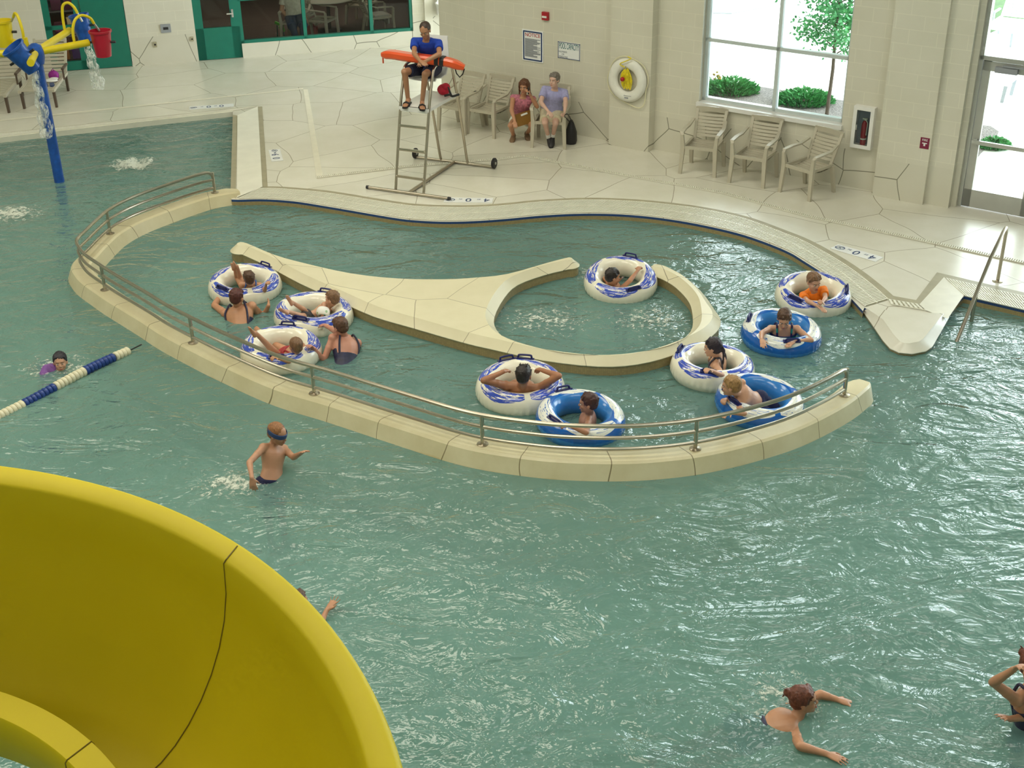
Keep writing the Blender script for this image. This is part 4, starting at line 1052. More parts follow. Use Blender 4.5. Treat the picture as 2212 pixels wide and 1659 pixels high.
# ================================================================ BUCKET SPRAY FEATURE
PB = at(130, 400, 0); 
M_blue = mat('spray_blue', (.012, .085, .40), .35, var=.25, vscale=12); M_ylw = mat('spray_yellow', (.72, .58, .01), .35, var=.05); M_bred = mat('bucket_red', (.42, .008, .03), .35, var=.08)
sf_ = empty('bucket_spray_post', (PB.x, PB.y, WZ), 'blue post with yellow radial arms standing in the wading pool', 'spray feature')
m = MB(); m.tube([(PB.x, PB.y, -.6), (PB.x, PB.y, 2.12)], .078, 22); mk('post', m, M_blue, parent=sf_, origin=PB)
HUB = Vector((PB.x, PB.y, 2.12)); m = MB(); m.lathe([(0, -.20), (.10, -.20), (.125, -.10), (.12, 0), (.10, .07), (.04, .11), (0, .115)], HUB, 24); mk('hub', m, M_blue, parent=sf_, origin=HUB)
def arm(px0, py0, px1, py1, z=2.10, r_=.055):
    a = at(px0, py0, z); b = at(px1, py1, z); a = HUB + (b - HUB).normalized() * .09 + Vector((0, 0, -.02)); b = Vector((b.x, b.y, z))
    m = MB(); m.tube([a, a.lerp(b, .5), b], r_, 16); return mk('arm', m, M_ylw, parent=sf_, origin=a), b, a
_, e1_, _ = arm(95, 97, 191, 92); _, e2_, _ = arm(90, 85, 150, 66); _, e3_, _ = arm(55, 95, 0, 78); _, e4_, _ = arm(52, 103, -20, 117); _, e5_, _ = arm(76, 105, 66, 136)
def hoop(base, pts, rr=.022):
    m = MB(); m.tube(smoothline(pts, 5), rr, 10); o = mk('hoop_pipe', m, M_ylw, parent=sf_, origin=base)
    m = MB(); m.tube([pts[-1], pts[-1] + (pts[-1] - pts[-2]).normalized() * .14], rr * .8, 8); mk('nozzle', m, M_alu, parent=o, origin=pts[-1]); return o
def vz(b, h, s=0, d=Vector((0, 0, 0))): return Vector((b.x, b.y, b.z + h)) + d * s
dr1 = (e1_ - HUB); dr1.z = 0; dr1.normalize()
hb1 = e1_ - dr1 * .22; hoop(hb1, [hb1, vz(hb1, .20), vz(hb1, .36, .06, dr1), vz(hb1, .42, .18, dr1), vz(hb1, .36, .31, dr1), vz(hb1, .27, .36, dr1)])
dr2 = (e2_ - HUB); dr2.z = 0; dr2.normalize(); hb2 = e2_ - dr2 * .18
dx = Vector((1, .1, 0)).normalized(); hoop(hb2, [hb2, vz(hb2, .22), vz(hb2, .42, .03, dx), vz(hb2, .47, .12, dx), vz(hb2, .40, .2, dx), vz(hb2, .30, .24, dx)])
dr3 = (e3_ - HUB); dr3.z = 0; dr3.normalize(); hb3 = HUB + dr3 * .42; hoop(hb3, [hb3, vz(hb3, .22, -.04, dr3), vz(hb3, .42, .03, dr3), vz(hb3, .47, .14, dr3), vz(hb3, .40, .24, dr3)])
m = MB(); m.tube([HUB + Vector((-.1, -.0, .03)), HUB + Vector((-.11, 0, .20))], .03, 12); mk('stub_pipe', m, M_ylw, parent=sf_, origin=HUB)
def bucket(name, c, rt_, rb_, h, m_, label, tilt=(0, 0)):
    o = empty(name, c, label, 'bucket'); o.rotation_euler = (R(tilt[0]), R(tilt[1]), 0)
    m = MB(); m.lathe([(0, -h / 2), (rb_, -h / 2), (rb_ + (rt_ - rb_) * .9, h / 2 - .03), (rt_ * 1.06, h / 2 - .03), (rt_ * 1.07, h / 2), (rt_ * .97, h / 2), (rb_ * .92, -h / 2 + .02), (0, -h / 2 + .02)], (0, 0, 0), 28); mk('shell', m, m_, parent=o)
    m = MB(); 
    for s in (-1, 1): m.tube([(s * rt_ * .85, 0, .02), (s * (rt_ + .05), 0, .02)], .02, 8)
    mk('pivot', m, M_black, parent=o); return o
bucket('tipping_bucket', Vector((e1_.x + .20, e1_.y + .02, 2.08)), .165, .115, .40, M_bred, 'red tipping bucket at the end of the right yellow arm')
bc2 = e2_ + Vector((.18, .10, .02)); bucket('tipping_bucket', bc2, .155, .11, .42, M_blue, 'blue tipping bucket behind the red one', (0, -8))
bucket('tipping_bucket', at(8, 72, 2.25), .155, .11, .40, M_ylw, 'yellow tipping bucket at the left edge of the photo')
bf = at(50, 126, 2.10); bucket('tipping_bucket', bf, .175, .115, .44, M_blue, 'blue bucket tipped over in front of the spray post', (14, -30))
M_spl = NT('splash_water'); 
_tr = M_spl.n('ShaderNodeBsdfTransparent'); _df = M_spl.n('ShaderNodeBsdfDiffuse'); _df.inputs[0].default_value = (.85, .88, .86, 1)
_mx = M_spl.n('ShaderNodeMixShader'); M_spl.l(M_spl.ramp(M_spl.noise(M_spl.coord(scale=(1, 1, .25)), 26, 4, .7), [(.44, (0, 0, 0)), (.62, (.85, .85, .85))]), _mx.inputs[0]); M_spl.l(_tr.outputs[0], _mx.inputs[1]); M_spl.l(_df.outputs[0], _mx.inputs[2]); M_spl.l(_mx.outputs[0], M_spl.out.inputs['Surface']); M_spl = M_spl.mat
def stream(p0, p1, r0_, r1_, label):
    m = MB(); n = 14; pts = [Vector(p0).lerp(Vector(p1), i / n) + Vector((0.02 * math.sin(i * 1.7), .02 * math.cos(i * 2.1), 0)) for i in range(n + 1)]
    m.tube(pts, [r0_ + (r1_ - r0_) * i / n for i in range(n + 1)], 14); mk('water_stream', m, M_spl, label=label, cat='falling water', origin=p1)
stream(bc2 + Vector((.05, -.05, -.18)), bc2 + Vector((.15, -.12, -.95)), .05, .11, 'white water pouring down from the blue bucket behind')
stream(bf + Vector((.13, 0, -.2)), Vector((PB.x - .02, PB.y - .10, .85)), .05, .10, 'water running down the blue post from the tipped bucket')

# ================================================================ BUBBLING FOAM
M_foam = NT('foam'); 
_tr = M_foam.n('ShaderNodeBsdfTransparent'); _df = M_foam.n('ShaderNodeBsdfDiffuse'); _df.inputs[0].default_value = (.80, .84, .76, 1)
_mx = M_foam.n('ShaderNodeMixShader'); _u = M_foam.n('ShaderNodeVectorMath', operation='LENGTH'); M_foam.l(M_foam.coord(), _u.inputs[0])
_uvx = M_foam.n('ShaderNodeSeparateXYZ'); M_foam.l(M_foam.coord('UV'), _uvx.inputs[0])
_k = M_foam.math('SUBTRACT', M_foam.noise(M_foam.coord(), 13, 5, .8, .5), M_foam.math('MULTIPLY', _uvx.outputs[0], .19))
M_foam.l(M_foam.ramp(_k, [(.455, (0, 0, 0)), (.58, (.75, .75, .75))]), _mx.inputs[0]); M_foam.l(_tr.outputs[0], _mx.inputs[1]); M_foam.l(_df.outputs[0], _mx.inputs[2]); M_foam.l(_mx.outputs[0], M_foam.out.inputs['Surface']); M_foam = M_foam.mat
def foam(px, py, rx, ry, h, label, ang=0, seed=0, dense=0):
    c = at(px, py, WZ + .004); m = MB(); rings = []; nr, na = 12, 36
    for i in range(nr):
        t = (i + .35) / nr; ring = []
        for j in range(na):
            a = 2 * math.pi * j / na; x, y = rx * t * math.cos(a), ry * t * math.sin(a)
            x, y = x * math.cos(ang) - y * math.sin(ang), x * math.sin(ang) + y * math.cos(ang)
            z = h * (1 - t * t) * (.5 + 1.1 * noise.noise(Vector((x * 5 + seed, y * 5, .3)))) 
            ring.append(c + Vector((x, y, max(0.002, z))))
        rings.append(ring)
    m.loft(rings, False); m.f.append(list(range(na))[::-1]); m.m.append(0)
    for i in range(nr):
        for j in range(na): m.uv[i * na + j] = ((i + .35) / nr * (1 + dense) - dense, 0)
    o = mk('foam_patch', m, M_foam, origin=c, label=label, cat='foam', kind='stuff'); return o
foam(291, 358, .62, .42, .12, 'white bubbling foam mound in the wading pool', 0, 1, .9)
foam(22, 462, .8, .6, .03, 'faint foam patch at the left edge of the wading pool', 0, 2, .5)
foam(1180, 690, 1.0, .75, .012, 'broken foam inside the whirlpool ring, left part', 0, 3)
foam(1400, 690, .8, .75, .02, 'broken foam inside the whirlpool ring under the boy in the tube', 0, 4)
foam(1290, 588, .5, .35, .02, 'splashes at the whirlpool opening', 0, 5)
foam(505, 1045, .55, .40, .02, 'splash foam beside the wading boy with the headband', 0, 6, .35)
foam(130, 790, .75, .55, .012, 'foam churned up around the swimmer in the purple shirt', 0, 7)
foam(1700, 1500, .6, .45, .012, 'ripples of foam around the swimmer with the hair bun', 0, 8)

# ================================================================ LOUNGERS ON THE LEFT
def make_lounger(name, m_, ml):
    r_ = empty(name, (0, 0, 0)); m = MB()
    for i in range(15): m.box((0, .04 + i * .082, .34), (.56, .06, .022))
    for s in (-1, 1): m.box((s * .30, .62, .335), (.05, 1.30, .05))
    mk('seat', m, m_, parent=r_, smooth=False)
    m = MB(); th = R(52); 
    for i in range(9):
        d = .05 + i * .075; m.box((0, 1.27 + d * math.cos(th), .35 + d * math.sin(th)), (.56, .055, .022), Matrix.Rotation(th, 3, 'X'))
    for s in (-1, 1): m.box((s * .29, 1.27 + .34 * math.cos(th), .35 + .34 * math.sin(th)), (.045, .72, .04), Matrix.Rotation(th, 3, 'X'))
    mk('backrest', m, m_, parent=r_, smooth=False)
    for x in (-.29, .29):
        for y in (.06, 1.22): m = MB(); m.loft([[Vector((x + a, y + b + (.03 if y < .5 else -.0), 0)) for a, b in ((-.02, -.03), (.02, -.03), (.02, .03), (-.02, .03))], [Vector((x + a, y + b, .34)) for a, b in ((-.025, -.035), (.025, -.035), (.025, .035), (-.025, .035))]]); mk('leg', m, ml, parent=r_, smooth=False)
    for s in (-1, 1):
        m = MB(); m.box((s * .34, 1.02, .52), (.05, .42, .03)); m.box((s * .34, .84, .42), (.03, .03, .2)); mk('armrest', m, ml, parent=r_, smooth=False)
    return r_
lo = make_lounger('chaise_lounge', M_tan, mat('brown_leg', (.10, .07, .05), .5, var=.05))
p = at(86, 236); lo.location = (p.x, p.y, DZ); lo.rotation_euler = (0, 0, R(6)); tag(lo, 'tan resin chaise lounge behind the blue spray post', 'chaise lounge', 'chaise lounges by the left wall')
p2 = at(-18, 248); dup(lo, (p2.x, p2.y, DZ), R(6), 'tan resin chaise lounge cut by the left edge of the photo')
def on_lounge(x, y, z): 
    c, s = math.cos(R(6)), math.sin(R(6)); return Vector((p.x + x * c - y * s, p.y + x * s + y * c, DZ + z))
m = MB(); m.ell((0, 0, .07), (.10, .08, .09)); m.tube([(-.05, 0, .13), (0, 0, .19), (.05, 0, .13)], .008, 6); o = mk('beach_bag', m, mat('bag_purple', (.25, .01, .22), .6, var=.2, vscale=20), label='small purple bag on the chaise behind the spray post', cat='bag'); o.location = on_lounge(.17, .78, .352)
m = MB(); m.ell((0, 0, .03), (.13, .09, .03)); m.ell((.05, .03, .06), (.08, .06, .02)); o = mk('folded_towel', m, M_white, label='white folded towel in front of the purple bag on the chaise', cat='towel'); o.location = on_lounge(.16, .55, .352)
for i, dx_ in enumerate((0, .12)):
    m = MB(); m.loft([[Vector((a * w, y, h)) for a, h in ((-1, 0), (1, 0), (1, .02), (-1, .02))] for y, w in ((-.12, .03), (-.06, .045), (.04, .04), (.12, .035))]); o = mk('sandal', m, M_navyp, smooth=False, label='dark blue sandal on the chaise seat, %s of the pair' % ('left' if i == 0 else 'right'), cat='sandal', group='sandals on the chaise'); o.location = on_lounge(.10 + dx_, .32, .352); o.rotation_euler = (0, 0, R(20))

# ================================================================ OUTDOORS
M_conc = stone('outdoor_concrete', (.86, .87, .84), line=(.6, .62, .62), scale=.28, width=.004, rough=.8, stain=.03)
M_mulch = mat('mulch', (.19, .17, .165), .95, var=.6, vscale=38, bump=.8, bscale=60); M_grass = mat('lawn', (.04, .09, .02), .9, var=.35, vscale=14, bump=.5, bscale=50)
m = MB(); m.poly([WR.pt(-3, .09, -.31), WR.pt(22, .09, -.31), WR.pt(45, .09, -60), WR.pt(-20, .09, -60)]); mk('patio_ground', m, M_conc, smooth=False, kind='structure')
m = MB(); ml = [WR.pt(-1.2, .10, -.33)] + [at(*q, .10) for q in ((1440, 158), (1532, 170), (1610, 182), (1700, 196), (1760, 207), (1822, 217), (1900, 238), (2060, 262), (2105, 268), (2140, 272), (2158, 284), (2150, 300), (2118, 332), (2090, 372))] + [WR.pt(WR.hit(2060, 430)[0], .10, -.33)]
m.poly([Vector((q.x, q.y, .10)) for q in ml]); mk('mulch_bed', m, M_mulch, smooth=False, kind='structure')
m = MB(); m.poly([at(*q, .102) for q in ((2050, 62), (2125, 62), (2140, 70), (2230, 34), (2300, 10), (2200, -90), (1900, -90))]); mk('lawn', m, M_grass, smooth=False, kind='structure')
m = MB()
for a, b in (((1280, 18), (1480, 22)), ((1480, 22), (1710, -10)), ((1535, 138), (1560, 125))):
    pass
A_ = at(1535, 28, .1); B_ = at(1580, 29, .1); C_ = at(1665, 13, .1); D_ = at(1710, 4, .1)
m.tube([Vector((q.x, q.y, .105)) for q in (A_, B_, C_, D_)], .02, 5); mk('patio_joint', m, M_grayp, kind='structure')
def shrub(px, py, rx, h, lab, seed, m_):
    rr = random.Random(seed); c = at(px, py, .10); root = empty('juniper_shrub', c, lab, 'shrub', 'shrubs in the mulch bed')
    m = MB()
    for i in range(1500):
        a = rr.uniform(0, 6.283); q = math.sqrt(rr.random()); el = rr.uniform(0.05, 1); r_ = rx * q; top = h * (1 - (q * .9) ** 2)
        b = Vector((r_ * math.cos(a), r_ * math.sin(a) * .8, rr.uniform(.02, 1) * top)); d = Vector((math.cos(a) * rr.uniform(.4, 1.2), math.sin(a) * rr.uniform(.4, 1.2), rr.uniform(.2, .9))).normalized() * rr.uniform(.05, .10)
        s = d.cross(Vector((rr.uniform(-1, 1), rr.uniform(-1, 1), rr.uniform(-1, 1)))).normalized() * .018
        b = c + b; m.add([b - s, b + s, b + d * .6 + s * .8, b + d, b + d * .6 - s * .8], [(0, 1, 2, 3, 4)])
    mk('foliage', m, m_, parent=root, origin=c, smooth=False)
    m = MB()
    for i in range(9): a = i * .7; m.tube([c, c + Vector((rx * .6 * math.cos(a), rx * .45 * math.sin(a), h * .5))], [.02, .008], 5)
    mk('stems', m, mat('bark', (.12, .09, .07), .9, var=.2), parent=root, origin=c)
M_jun = mat('juniper_green', (.07, .30, .09), .8, var=.5, vscale=9)
shrub(1580, 198, .50, .26, 'low spreading green shrub behind the left panes of the window', 11, M_jun); shrub(1736, 221, .52, .25, 'low spreading green shrub behind the right panes, left of the tree', 12, M_jun)
shrub(2148, 318, .22, .14, 'tiny green plant in the mulch seen through the glazed door', 13, M_jun)
# young tree
tp = at(1784, 262, .10); rr = random.Random(21); tr_ = empty('young_tree', tp, 'slender young tree with bright green leaves outside the window', 'tree')
m = MB(); topz = 3.9; m.tube([tp, tp + Vector((.03, 0, .9)), tp + Vector((.02, .05, 1.8)), tp + Vector((.10, .1, 3.0)), tp + Vector((.12, .1, topz))], [.035, .03, .026, .018, .006], 8)
br = []
for i in range(30):
    z = 1.15 + 2.6 * i / 30; a = i * 2.4 + rr.uniform(-.3, .3); L_ = (1.05 - .35 * abs(z - 2.2)) * rr.uniform(.6, 1.1); b0_ = tp + Vector((.05, .05, z)); e_ = b0_ + Vector((math.cos(a) * L_, math.sin(a) * L_, L_ * .45))
    mid_ = b0_.lerp(e_, .5) + Vector((0, 0, .08)); m.tube([b0_, mid_, e_], [.013, .009, .004], 5); br.append((b0_, mid_, e_))
mk('trunk', m, mat('bark', (.12, .09, .07), .9, var=.2), parent=tr_, origin=tp)
m = MB()
for b0_, mid_, e_ in br:
    for k in range(210):
        t = rr.uniform(.25, 1.08); c = (b0_.lerp(mid_, t * 2) if t < .5 else mid_.lerp(e_, t * 2 - 1)) + Vector((rr.gauss(0, .12), rr.gauss(0, .12), rr.gauss(-.02, .10)))
        d = Vector((rr.gauss(0, 1), rr.gauss(0, 1), rr.gauss(-.5, .5))).normalized() * rr.uniform(.06, .10); s = d.cross(Vector((rr.gauss(0, 1), rr.gauss(0, 1), rr.gauss(0, 1)))).normalized() * .027
        m.add([c, c + d * .45 + s, c + d, c + d * .45 - s], [(0, 1, 2, 3)])
mk('leaves', m, mat('leaf_green', (.10, .38, .15), .6, var=.45, vscale=5), parent=tr_, origin=tp, smooth=False)
fp = at(1541, 200, .10); fl_ = empty('yellow_flowers', fp, 'small yellow flowering plant at the lower left of the window', 'flowering plant')
m = MB()
for i in range(14): a = rr.uniform(0, 6.28); m.tube([fp, fp + Vector((.10 * math.cos(a), .10 * math.sin(a), .22 + rr.uniform(0, .12)))], .006, 4)
mk('stems', m, M_jun, parent=fl_, origin=fp); m = MB()
for i in range(12): m.ell(fp + Vector((rr.uniform(-.12, .12), rr.uniform(-.1, .1), .26 + rr.uniform(0, .12))), (.025, .025, .018), nu=8, nv=5)
mk('blossoms', m, mat('blossom_yellow', (.3, .22, .03), .6, var=.1), parent=fl_, origin=fp)
ol = make_lounger('chaise_lounge', mat('lounge_white', (.86, .88, .90), .5, var=.03), mat('lounge_grey', (.35, .37, .42), .5, var=.03))
q = at(2150, 100, .10); ol.location = (q.x, q.y, .10); ol.rotation_euler = (0, 0, R(-35)); tag(ol, 'white chaise lounge on the patio seen above the door transom', 'chaise lounge', 'patio chaise lounges')
q = at(2185, 215, .10); dup(ol, (q.x, q.y, .10), R(55), 'white chaise lounge on the patio just behind the door closer')

# ================================================================ RIVER TUBES
def tube_mat(name, base, pr, white):
    t = NT(name); uv = t.coord('UV'); x = t.n('ShaderNodeSeparateXYZ'); t.l(uv, x.inputs[0]); U, V = x.outputs[0], x.outputs[1]
    st = t.n('ShaderNodeMapping'); st.inputs['Scale'].default_value = (13, 34, 1); t.l(uv, st.inputs[0])
    nz = t.noise(st.outputs[0], 1.0, 3, .6, 1.5)
    streak = t.math('GREATER_THAN', nz, .445 if white else .40)
    # tapered print panels: four around the ring
    tri = t.math('PINGPONG', t.math('MULTIPLY', U, 4.0), .5)          # 0 at a gap, .5 mid-panel
    half = t.math('MULTIPLY', t.math('POWER', t.math('MULTIPLY', tri, 2.0), .45), .125)
    cen_ = t.math('SUBTRACT', V, .195); inb = t.math('LESS_THAN', t.math('ABSOLUTE', cen_), half)
    gap = t.math('GREATER_THAN', tri, .05)
    mask = t.math('MULTIPLY', t.math('MULTIPLY', streak, inb), gap)
    c = t.mix(mask, base, pr); 
    if not white:
        inner = t.math('GREATER_THAN', V, .31); c2 = t.mix(inner, base, (.04, .22, .62)); c = t.mix(mask, c2, pr)
    t.color(c); t.b.inputs['Roughness'].default_value = .18; t.b.inputs['Coat Weight'].default_value = .3
    return t.mat
M_tw = tube_mat('tube_white', (.86, .83, .70), (.045, .09, .52), True); M_tb = tube_mat('tube_blue', (.008, .12, .50), (.82, .84, .80), False)
M_hnd = mat('handle_navy', (.01, .015, .12), .4, var=0)
def ring_pt(u, v, Rm=.352, rx=.113, rz=.142, rip=1):
    a = 2 * math.pi * u; b = 2 * math.pi * v
    k = 1 + (.035 * math.cos(a * 40) * math.exp(-(((v + .5) % 1 - .5 + .03) / .055) ** 2) + .03 * math.exp(-(((v + .5) % 1 - .5 + .03) / .02) ** 2)) * rip
    r_ = Rm + rx * math.cos(b) * k; return Vector((r_ * math.cos(a), r_ * math.sin(a), rz * math.sin(b)))
def river_tube(px, py, m_, label, tilt=(0, 0), yaw=0, handles=(.12, .62), z=.075, gr='white river tubes', Rs=1.0):
    c = at(px, py, WZ); o = empty('river_tube', (c.x, c.y, WZ + z), label, 'swim tube', gr); o.rotation_euler = (R(tilt[0]), R(tilt[1]), R(yaw)); o.scale = (Rs,) * 3
    me = river_tube.mesh.get(m_.name)
    if me is None:
        m = MB(); nu, nv = 200, 36
        m.loft([[ring_pt(i / nu, j / nv) for j in range(nv)] for i in range(nu)], False, True)
        k = 0
        for i in range(nu):
            for j in range(nv):
                f = m.f[k]; us = (i / nu, (i + 1) / nu); vs = (j / nv, (j + 1) / nv)
                for vi, (a, b) in zip(f, ((0, 0), (0, 1), (1, 1), (1, 0))): m.uv[(k, vi)] = (us[a], vs[b])
                k += 1
        b_ = mk('ring', m, m_, parent=o, angle=60); river_tube.mesh[m_.name] = b_.data
    else:
        b_ = bpy.data.objects.new('ring', me); COL.objects.link(b_); b_.parent = o
    for h in handles:
        a = h * 2 * math.pi; T = Vector((-math.sin(a), math.cos(a), 0)); Rd = Vector((math.cos(a), math.sin(a), 0)); c0 = ring_pt(h, .20, rip=0); nrm = (Rd * math.cos(2 * math.pi * .2) + Vector((0, 0, math.sin(2 * math.pi * .2)))).normalized()
        m = MB(); m.tube(smoothline([c0 - T * .075, c0 - T * .07 + nrm * .026, c0 - T * .055 + nrm * .040, c0 + T * .055 + nrm * .040, c0 + T * .07 + nrm * .026, c0 + T * .075], 3), .011, 8)
        m.box(c0 + nrm * .004, (.05, .20, .010), Matrix((Rd.cross(T).cross(T) * -1 if False else nrm.cross(T) * -1, T, nrm)).transposed())
        mk('handle', m, M_hnd, parent=o)
    return o
river_tube.mesh = {}
TUBES = dict(
 kid1=river_tube(531, 630, M_tw, 'white and blue swim tube carrying the child with raised feet, farthest left', (4, 0), 20, (.10, .60)),
 kid2=river_tube(679, 694, M_tw, 'white and blue swim tube under the boy with the inflatable armbands', (4, 0), 75, (.5, .0), Rs=1.03),
 kid3=river_tube(609, 771, M_tw, 'white and blue swim tube behind the railing carrying the child in red', (3, 0), 50, (.10, .62)),
 man=river_tube(1124, 852, M_tw, 'white and blue swim tube under the dark-haired man with spread arms', (3, 0), 10, (.20, .28), Rs=1.04),
 boyb=river_tube(1254, 920, M_tb, 'blue and white swim tube around the dark-haired boy below the island', (6, 0), 60, (.16, .45), gr='blue river tubes'),
 whirl=river_tube(1340, 624, M_tw, 'tilted white and blue swim tube entering the whirlpool ring', (9, -7), 30, (.10, .72), z=.10),
 orange=river_tube(1755, 652, M_tw, 'white and blue swim tube around the boy in the orange shirt', (8, 0), 0, (.62, .97)),
 girl=river_tube(1686, 735, M_tb, 'blue and white swim tube around the girl in the teal swimsuit', (5, 0), 30, (.36, .68), gr='blue river tubes'),
 braid=river_tube(1538, 808, M_tw, 'white and blue swim tube around the girl with the long dark braid', (3, 0), 100, (.15, .43)),
 blond=river_tube(1639, 884, M_tb, 'blue and white swim tube with the blond boy climbing over its left side', (5, 4), 15, (.42, .55), gr='blue river tubes'))
# ================================================================ PEOPLE
def bone(par, px, py, L, near=True):
    """the joint seen at a pixel, one bone length from its parent joint"""
    d = ray(px, py); o = CAMP - par; b = d.dot(o); disc = b * b - (o.length_squared - L * L)
    if disc < 0:
        q = CAMP + d * (-b); return par + (q - par).normalized() * L
    t = -b - math.sqrt(disc) if near else -b + math.sqrt(disc)
    return CAMP + d * t
SKIN = {}
def skin(name, c):
    if name not in SKIN:
        t = NT('skin_' + name); k = t.noise(t.coord(), 9, 3)
        t.color(t.ramp(k, [(.3, tuple(q * .92 for q in c)), (.7, tuple(min(1, q * 1.06) for q in c))])); t.b.inputs['Roughness'].default_value = .42
        t.b.inputs['Subsurface Weight'].default_value = .0; SKIN[name] = t.mat
    return SKIN[name]
SK_F = lambda: skin('fair', (.60, .33, .215)); SK_T = lambda: skin('tan', (.52, .26, .15)); SK_P = lambda: skin('pale', (.66, .42, .33))
def hairm(name, c):
    k = 'hair_' + name
    if k not in MATS:
        t = NT(k); n1 = t.noise(t.coord(scale=(1, 1, .35)), 70, 3, .7)
        t.color(t.ramp(n1, [(.3, tuple(q * .55 for q in c)), (.7, tuple(min(1, q * 1.5) for q in c))])); t.b.inputs['Roughness'].default_value = .45; t.bump(n1, .5, .01); MATS[k] = t.mat
    return MATS[k]
def cloth(name, c, rough=.8, var=.12, vs=25): return mat('cloth_' + name, c, rough, var=var, vscale=vs, bump=.15, bscale=120)
M_eyew = mat('eye_white', (.75, .72, .68), .3, var=0); M_iris = mat('eye_iris', (.03, .02, .015), .2, var=0); M_lip = mat('lips', (.36, .09, .08), .5, var=0)
_tex = bpy.data.textures.new('hair_clouds', 'CLOUDS'); _tex.noise_scale = .022
def soften(o, vox, it=4, disp=0):
    r_ = o.modifiers.new('r', 'REMESH'); r_.mode = 'VOXEL'; r_.voxel_size = vox; r_.use_smooth_shade = True
    if it: s = o.modifiers.new('s', 'SMOOTH'); s.factor = .5; s.iterations = it
    if disp: d = o.modifiers.new('d', 'DISPLACE'); d.texture = _tex; d.strength = disp; d.mid_level = .5; d.texture_coords = 'LOCAL'
def frame(d, hint):
    d = d.normalized(); n = (hint - d * hint.dot(d))
    n = n.normalized() if n.length > 1e-4 else d.orthogonal().normalized()
    return d, n
def hand(m, w, d, n, s, side, curl=25, spread=1.0):
    """palm, four unequal fingers and a thumb; d finger direction, n palm normal, side +1 puts the thumb along +lateral"""
    d, n = frame(d, n); l = d.cross(n) * side; k = s
    rings = []
    for t, a, b in ((-.01, .024, .020), (.02, .029, .018), (.05, .038, .016), (.085, .041, .013), (.096, .038, .010)):
        c = w + d * t * k; rings.append([c + l * a * k * math.cos(q) + n * b * k * math.sin(q) for q in [2 * math.pi * i / 12 for i in range(12)]])
    m.loft(rings)
    for off, L, r_, an in ((.031, .068, .0090, 8), (.011, .078, .0094, 2), (-.010, .073, .0090, -3), (-.030, .056, .0082, -10)):
        base = w + d * .084 * k + l * off * k; ang = R(an * spread); dd = (d * math.cos(ang) + l * math.sin(ang)).normalized(); p = base; cu = 0
        for f, fr in ((.45, 1), (.32, .93), (.26, .85)):
            cu += R(curl); v = dd * math.cos(cu) + n * math.sin(cu); q = p + v * L * f * k; m.cap(p, r_ * fr * max(k, .9), q, r_ * fr * .93 * max(k, .9), 8); p = q
    p = w + d * .028 * k + l * .028 * k; v = (d * .62 + l * .68 + n * .25).normalized(); q = p + v * .038 * k; m.cap(p, .0125 * k, q, .0105 * k, 8)
    v = (d * .85 + l * .35 + n * .35).normalized(); m.cap(q, .0105 * k, q + v * .03 * k, .0088 * k, 8)
def foot(m, a, toe, up, s):
    toe, up = frame(toe, up); l = toe.cross(up); rings = []
    for t, w, h, z in ((-.062, .018, .020, -.035), (-.05, .032, .036, -.028), (.0, .034, .044, -.022), (.06, .038, .032, -.040), (.12, .045, .022, -.052), (.165, .042, .015, -.058), (.185, .022, .009, -.062)):
        c = a + toe * t * s + up * z * s; rings.append([c + l * w * s * math.cos(q) + up * h * s * math.sin(q) for q in [2 * math.pi * i / 12 for i in range(12)]])
    m.loft(rings)
    for i in range(5): c = a + toe * (.172 - .008 * i * i / 2) * s + l * (-.032 + .016 * i) * s - up * .060 * s; m.ell(c, (.011 * s, .011 * s, .011 * s), nu=8, nv=6)
TOR = [(-.06, .115, .085), (0, .158, .110), (.10, .168, .118), (.22, .155, .105), (.38, .134, .094), (.52, .142, .100), (.66, .160, .112), (.80, .168, .106), (.90, .142, .082), (.97, .085, .066), (1.0, .058, .058)]
def prof(t):
    for (a, w, d), (b, w2, d2) in zip(TOR, TOR[1:]):
        if a <= t <= b: k = (t - a) / (b - a); return w + (w2 - w) * k, d + (d2 - d) * k
    return TOR[-1][1:] if t > 1 else TOR[0][1:]
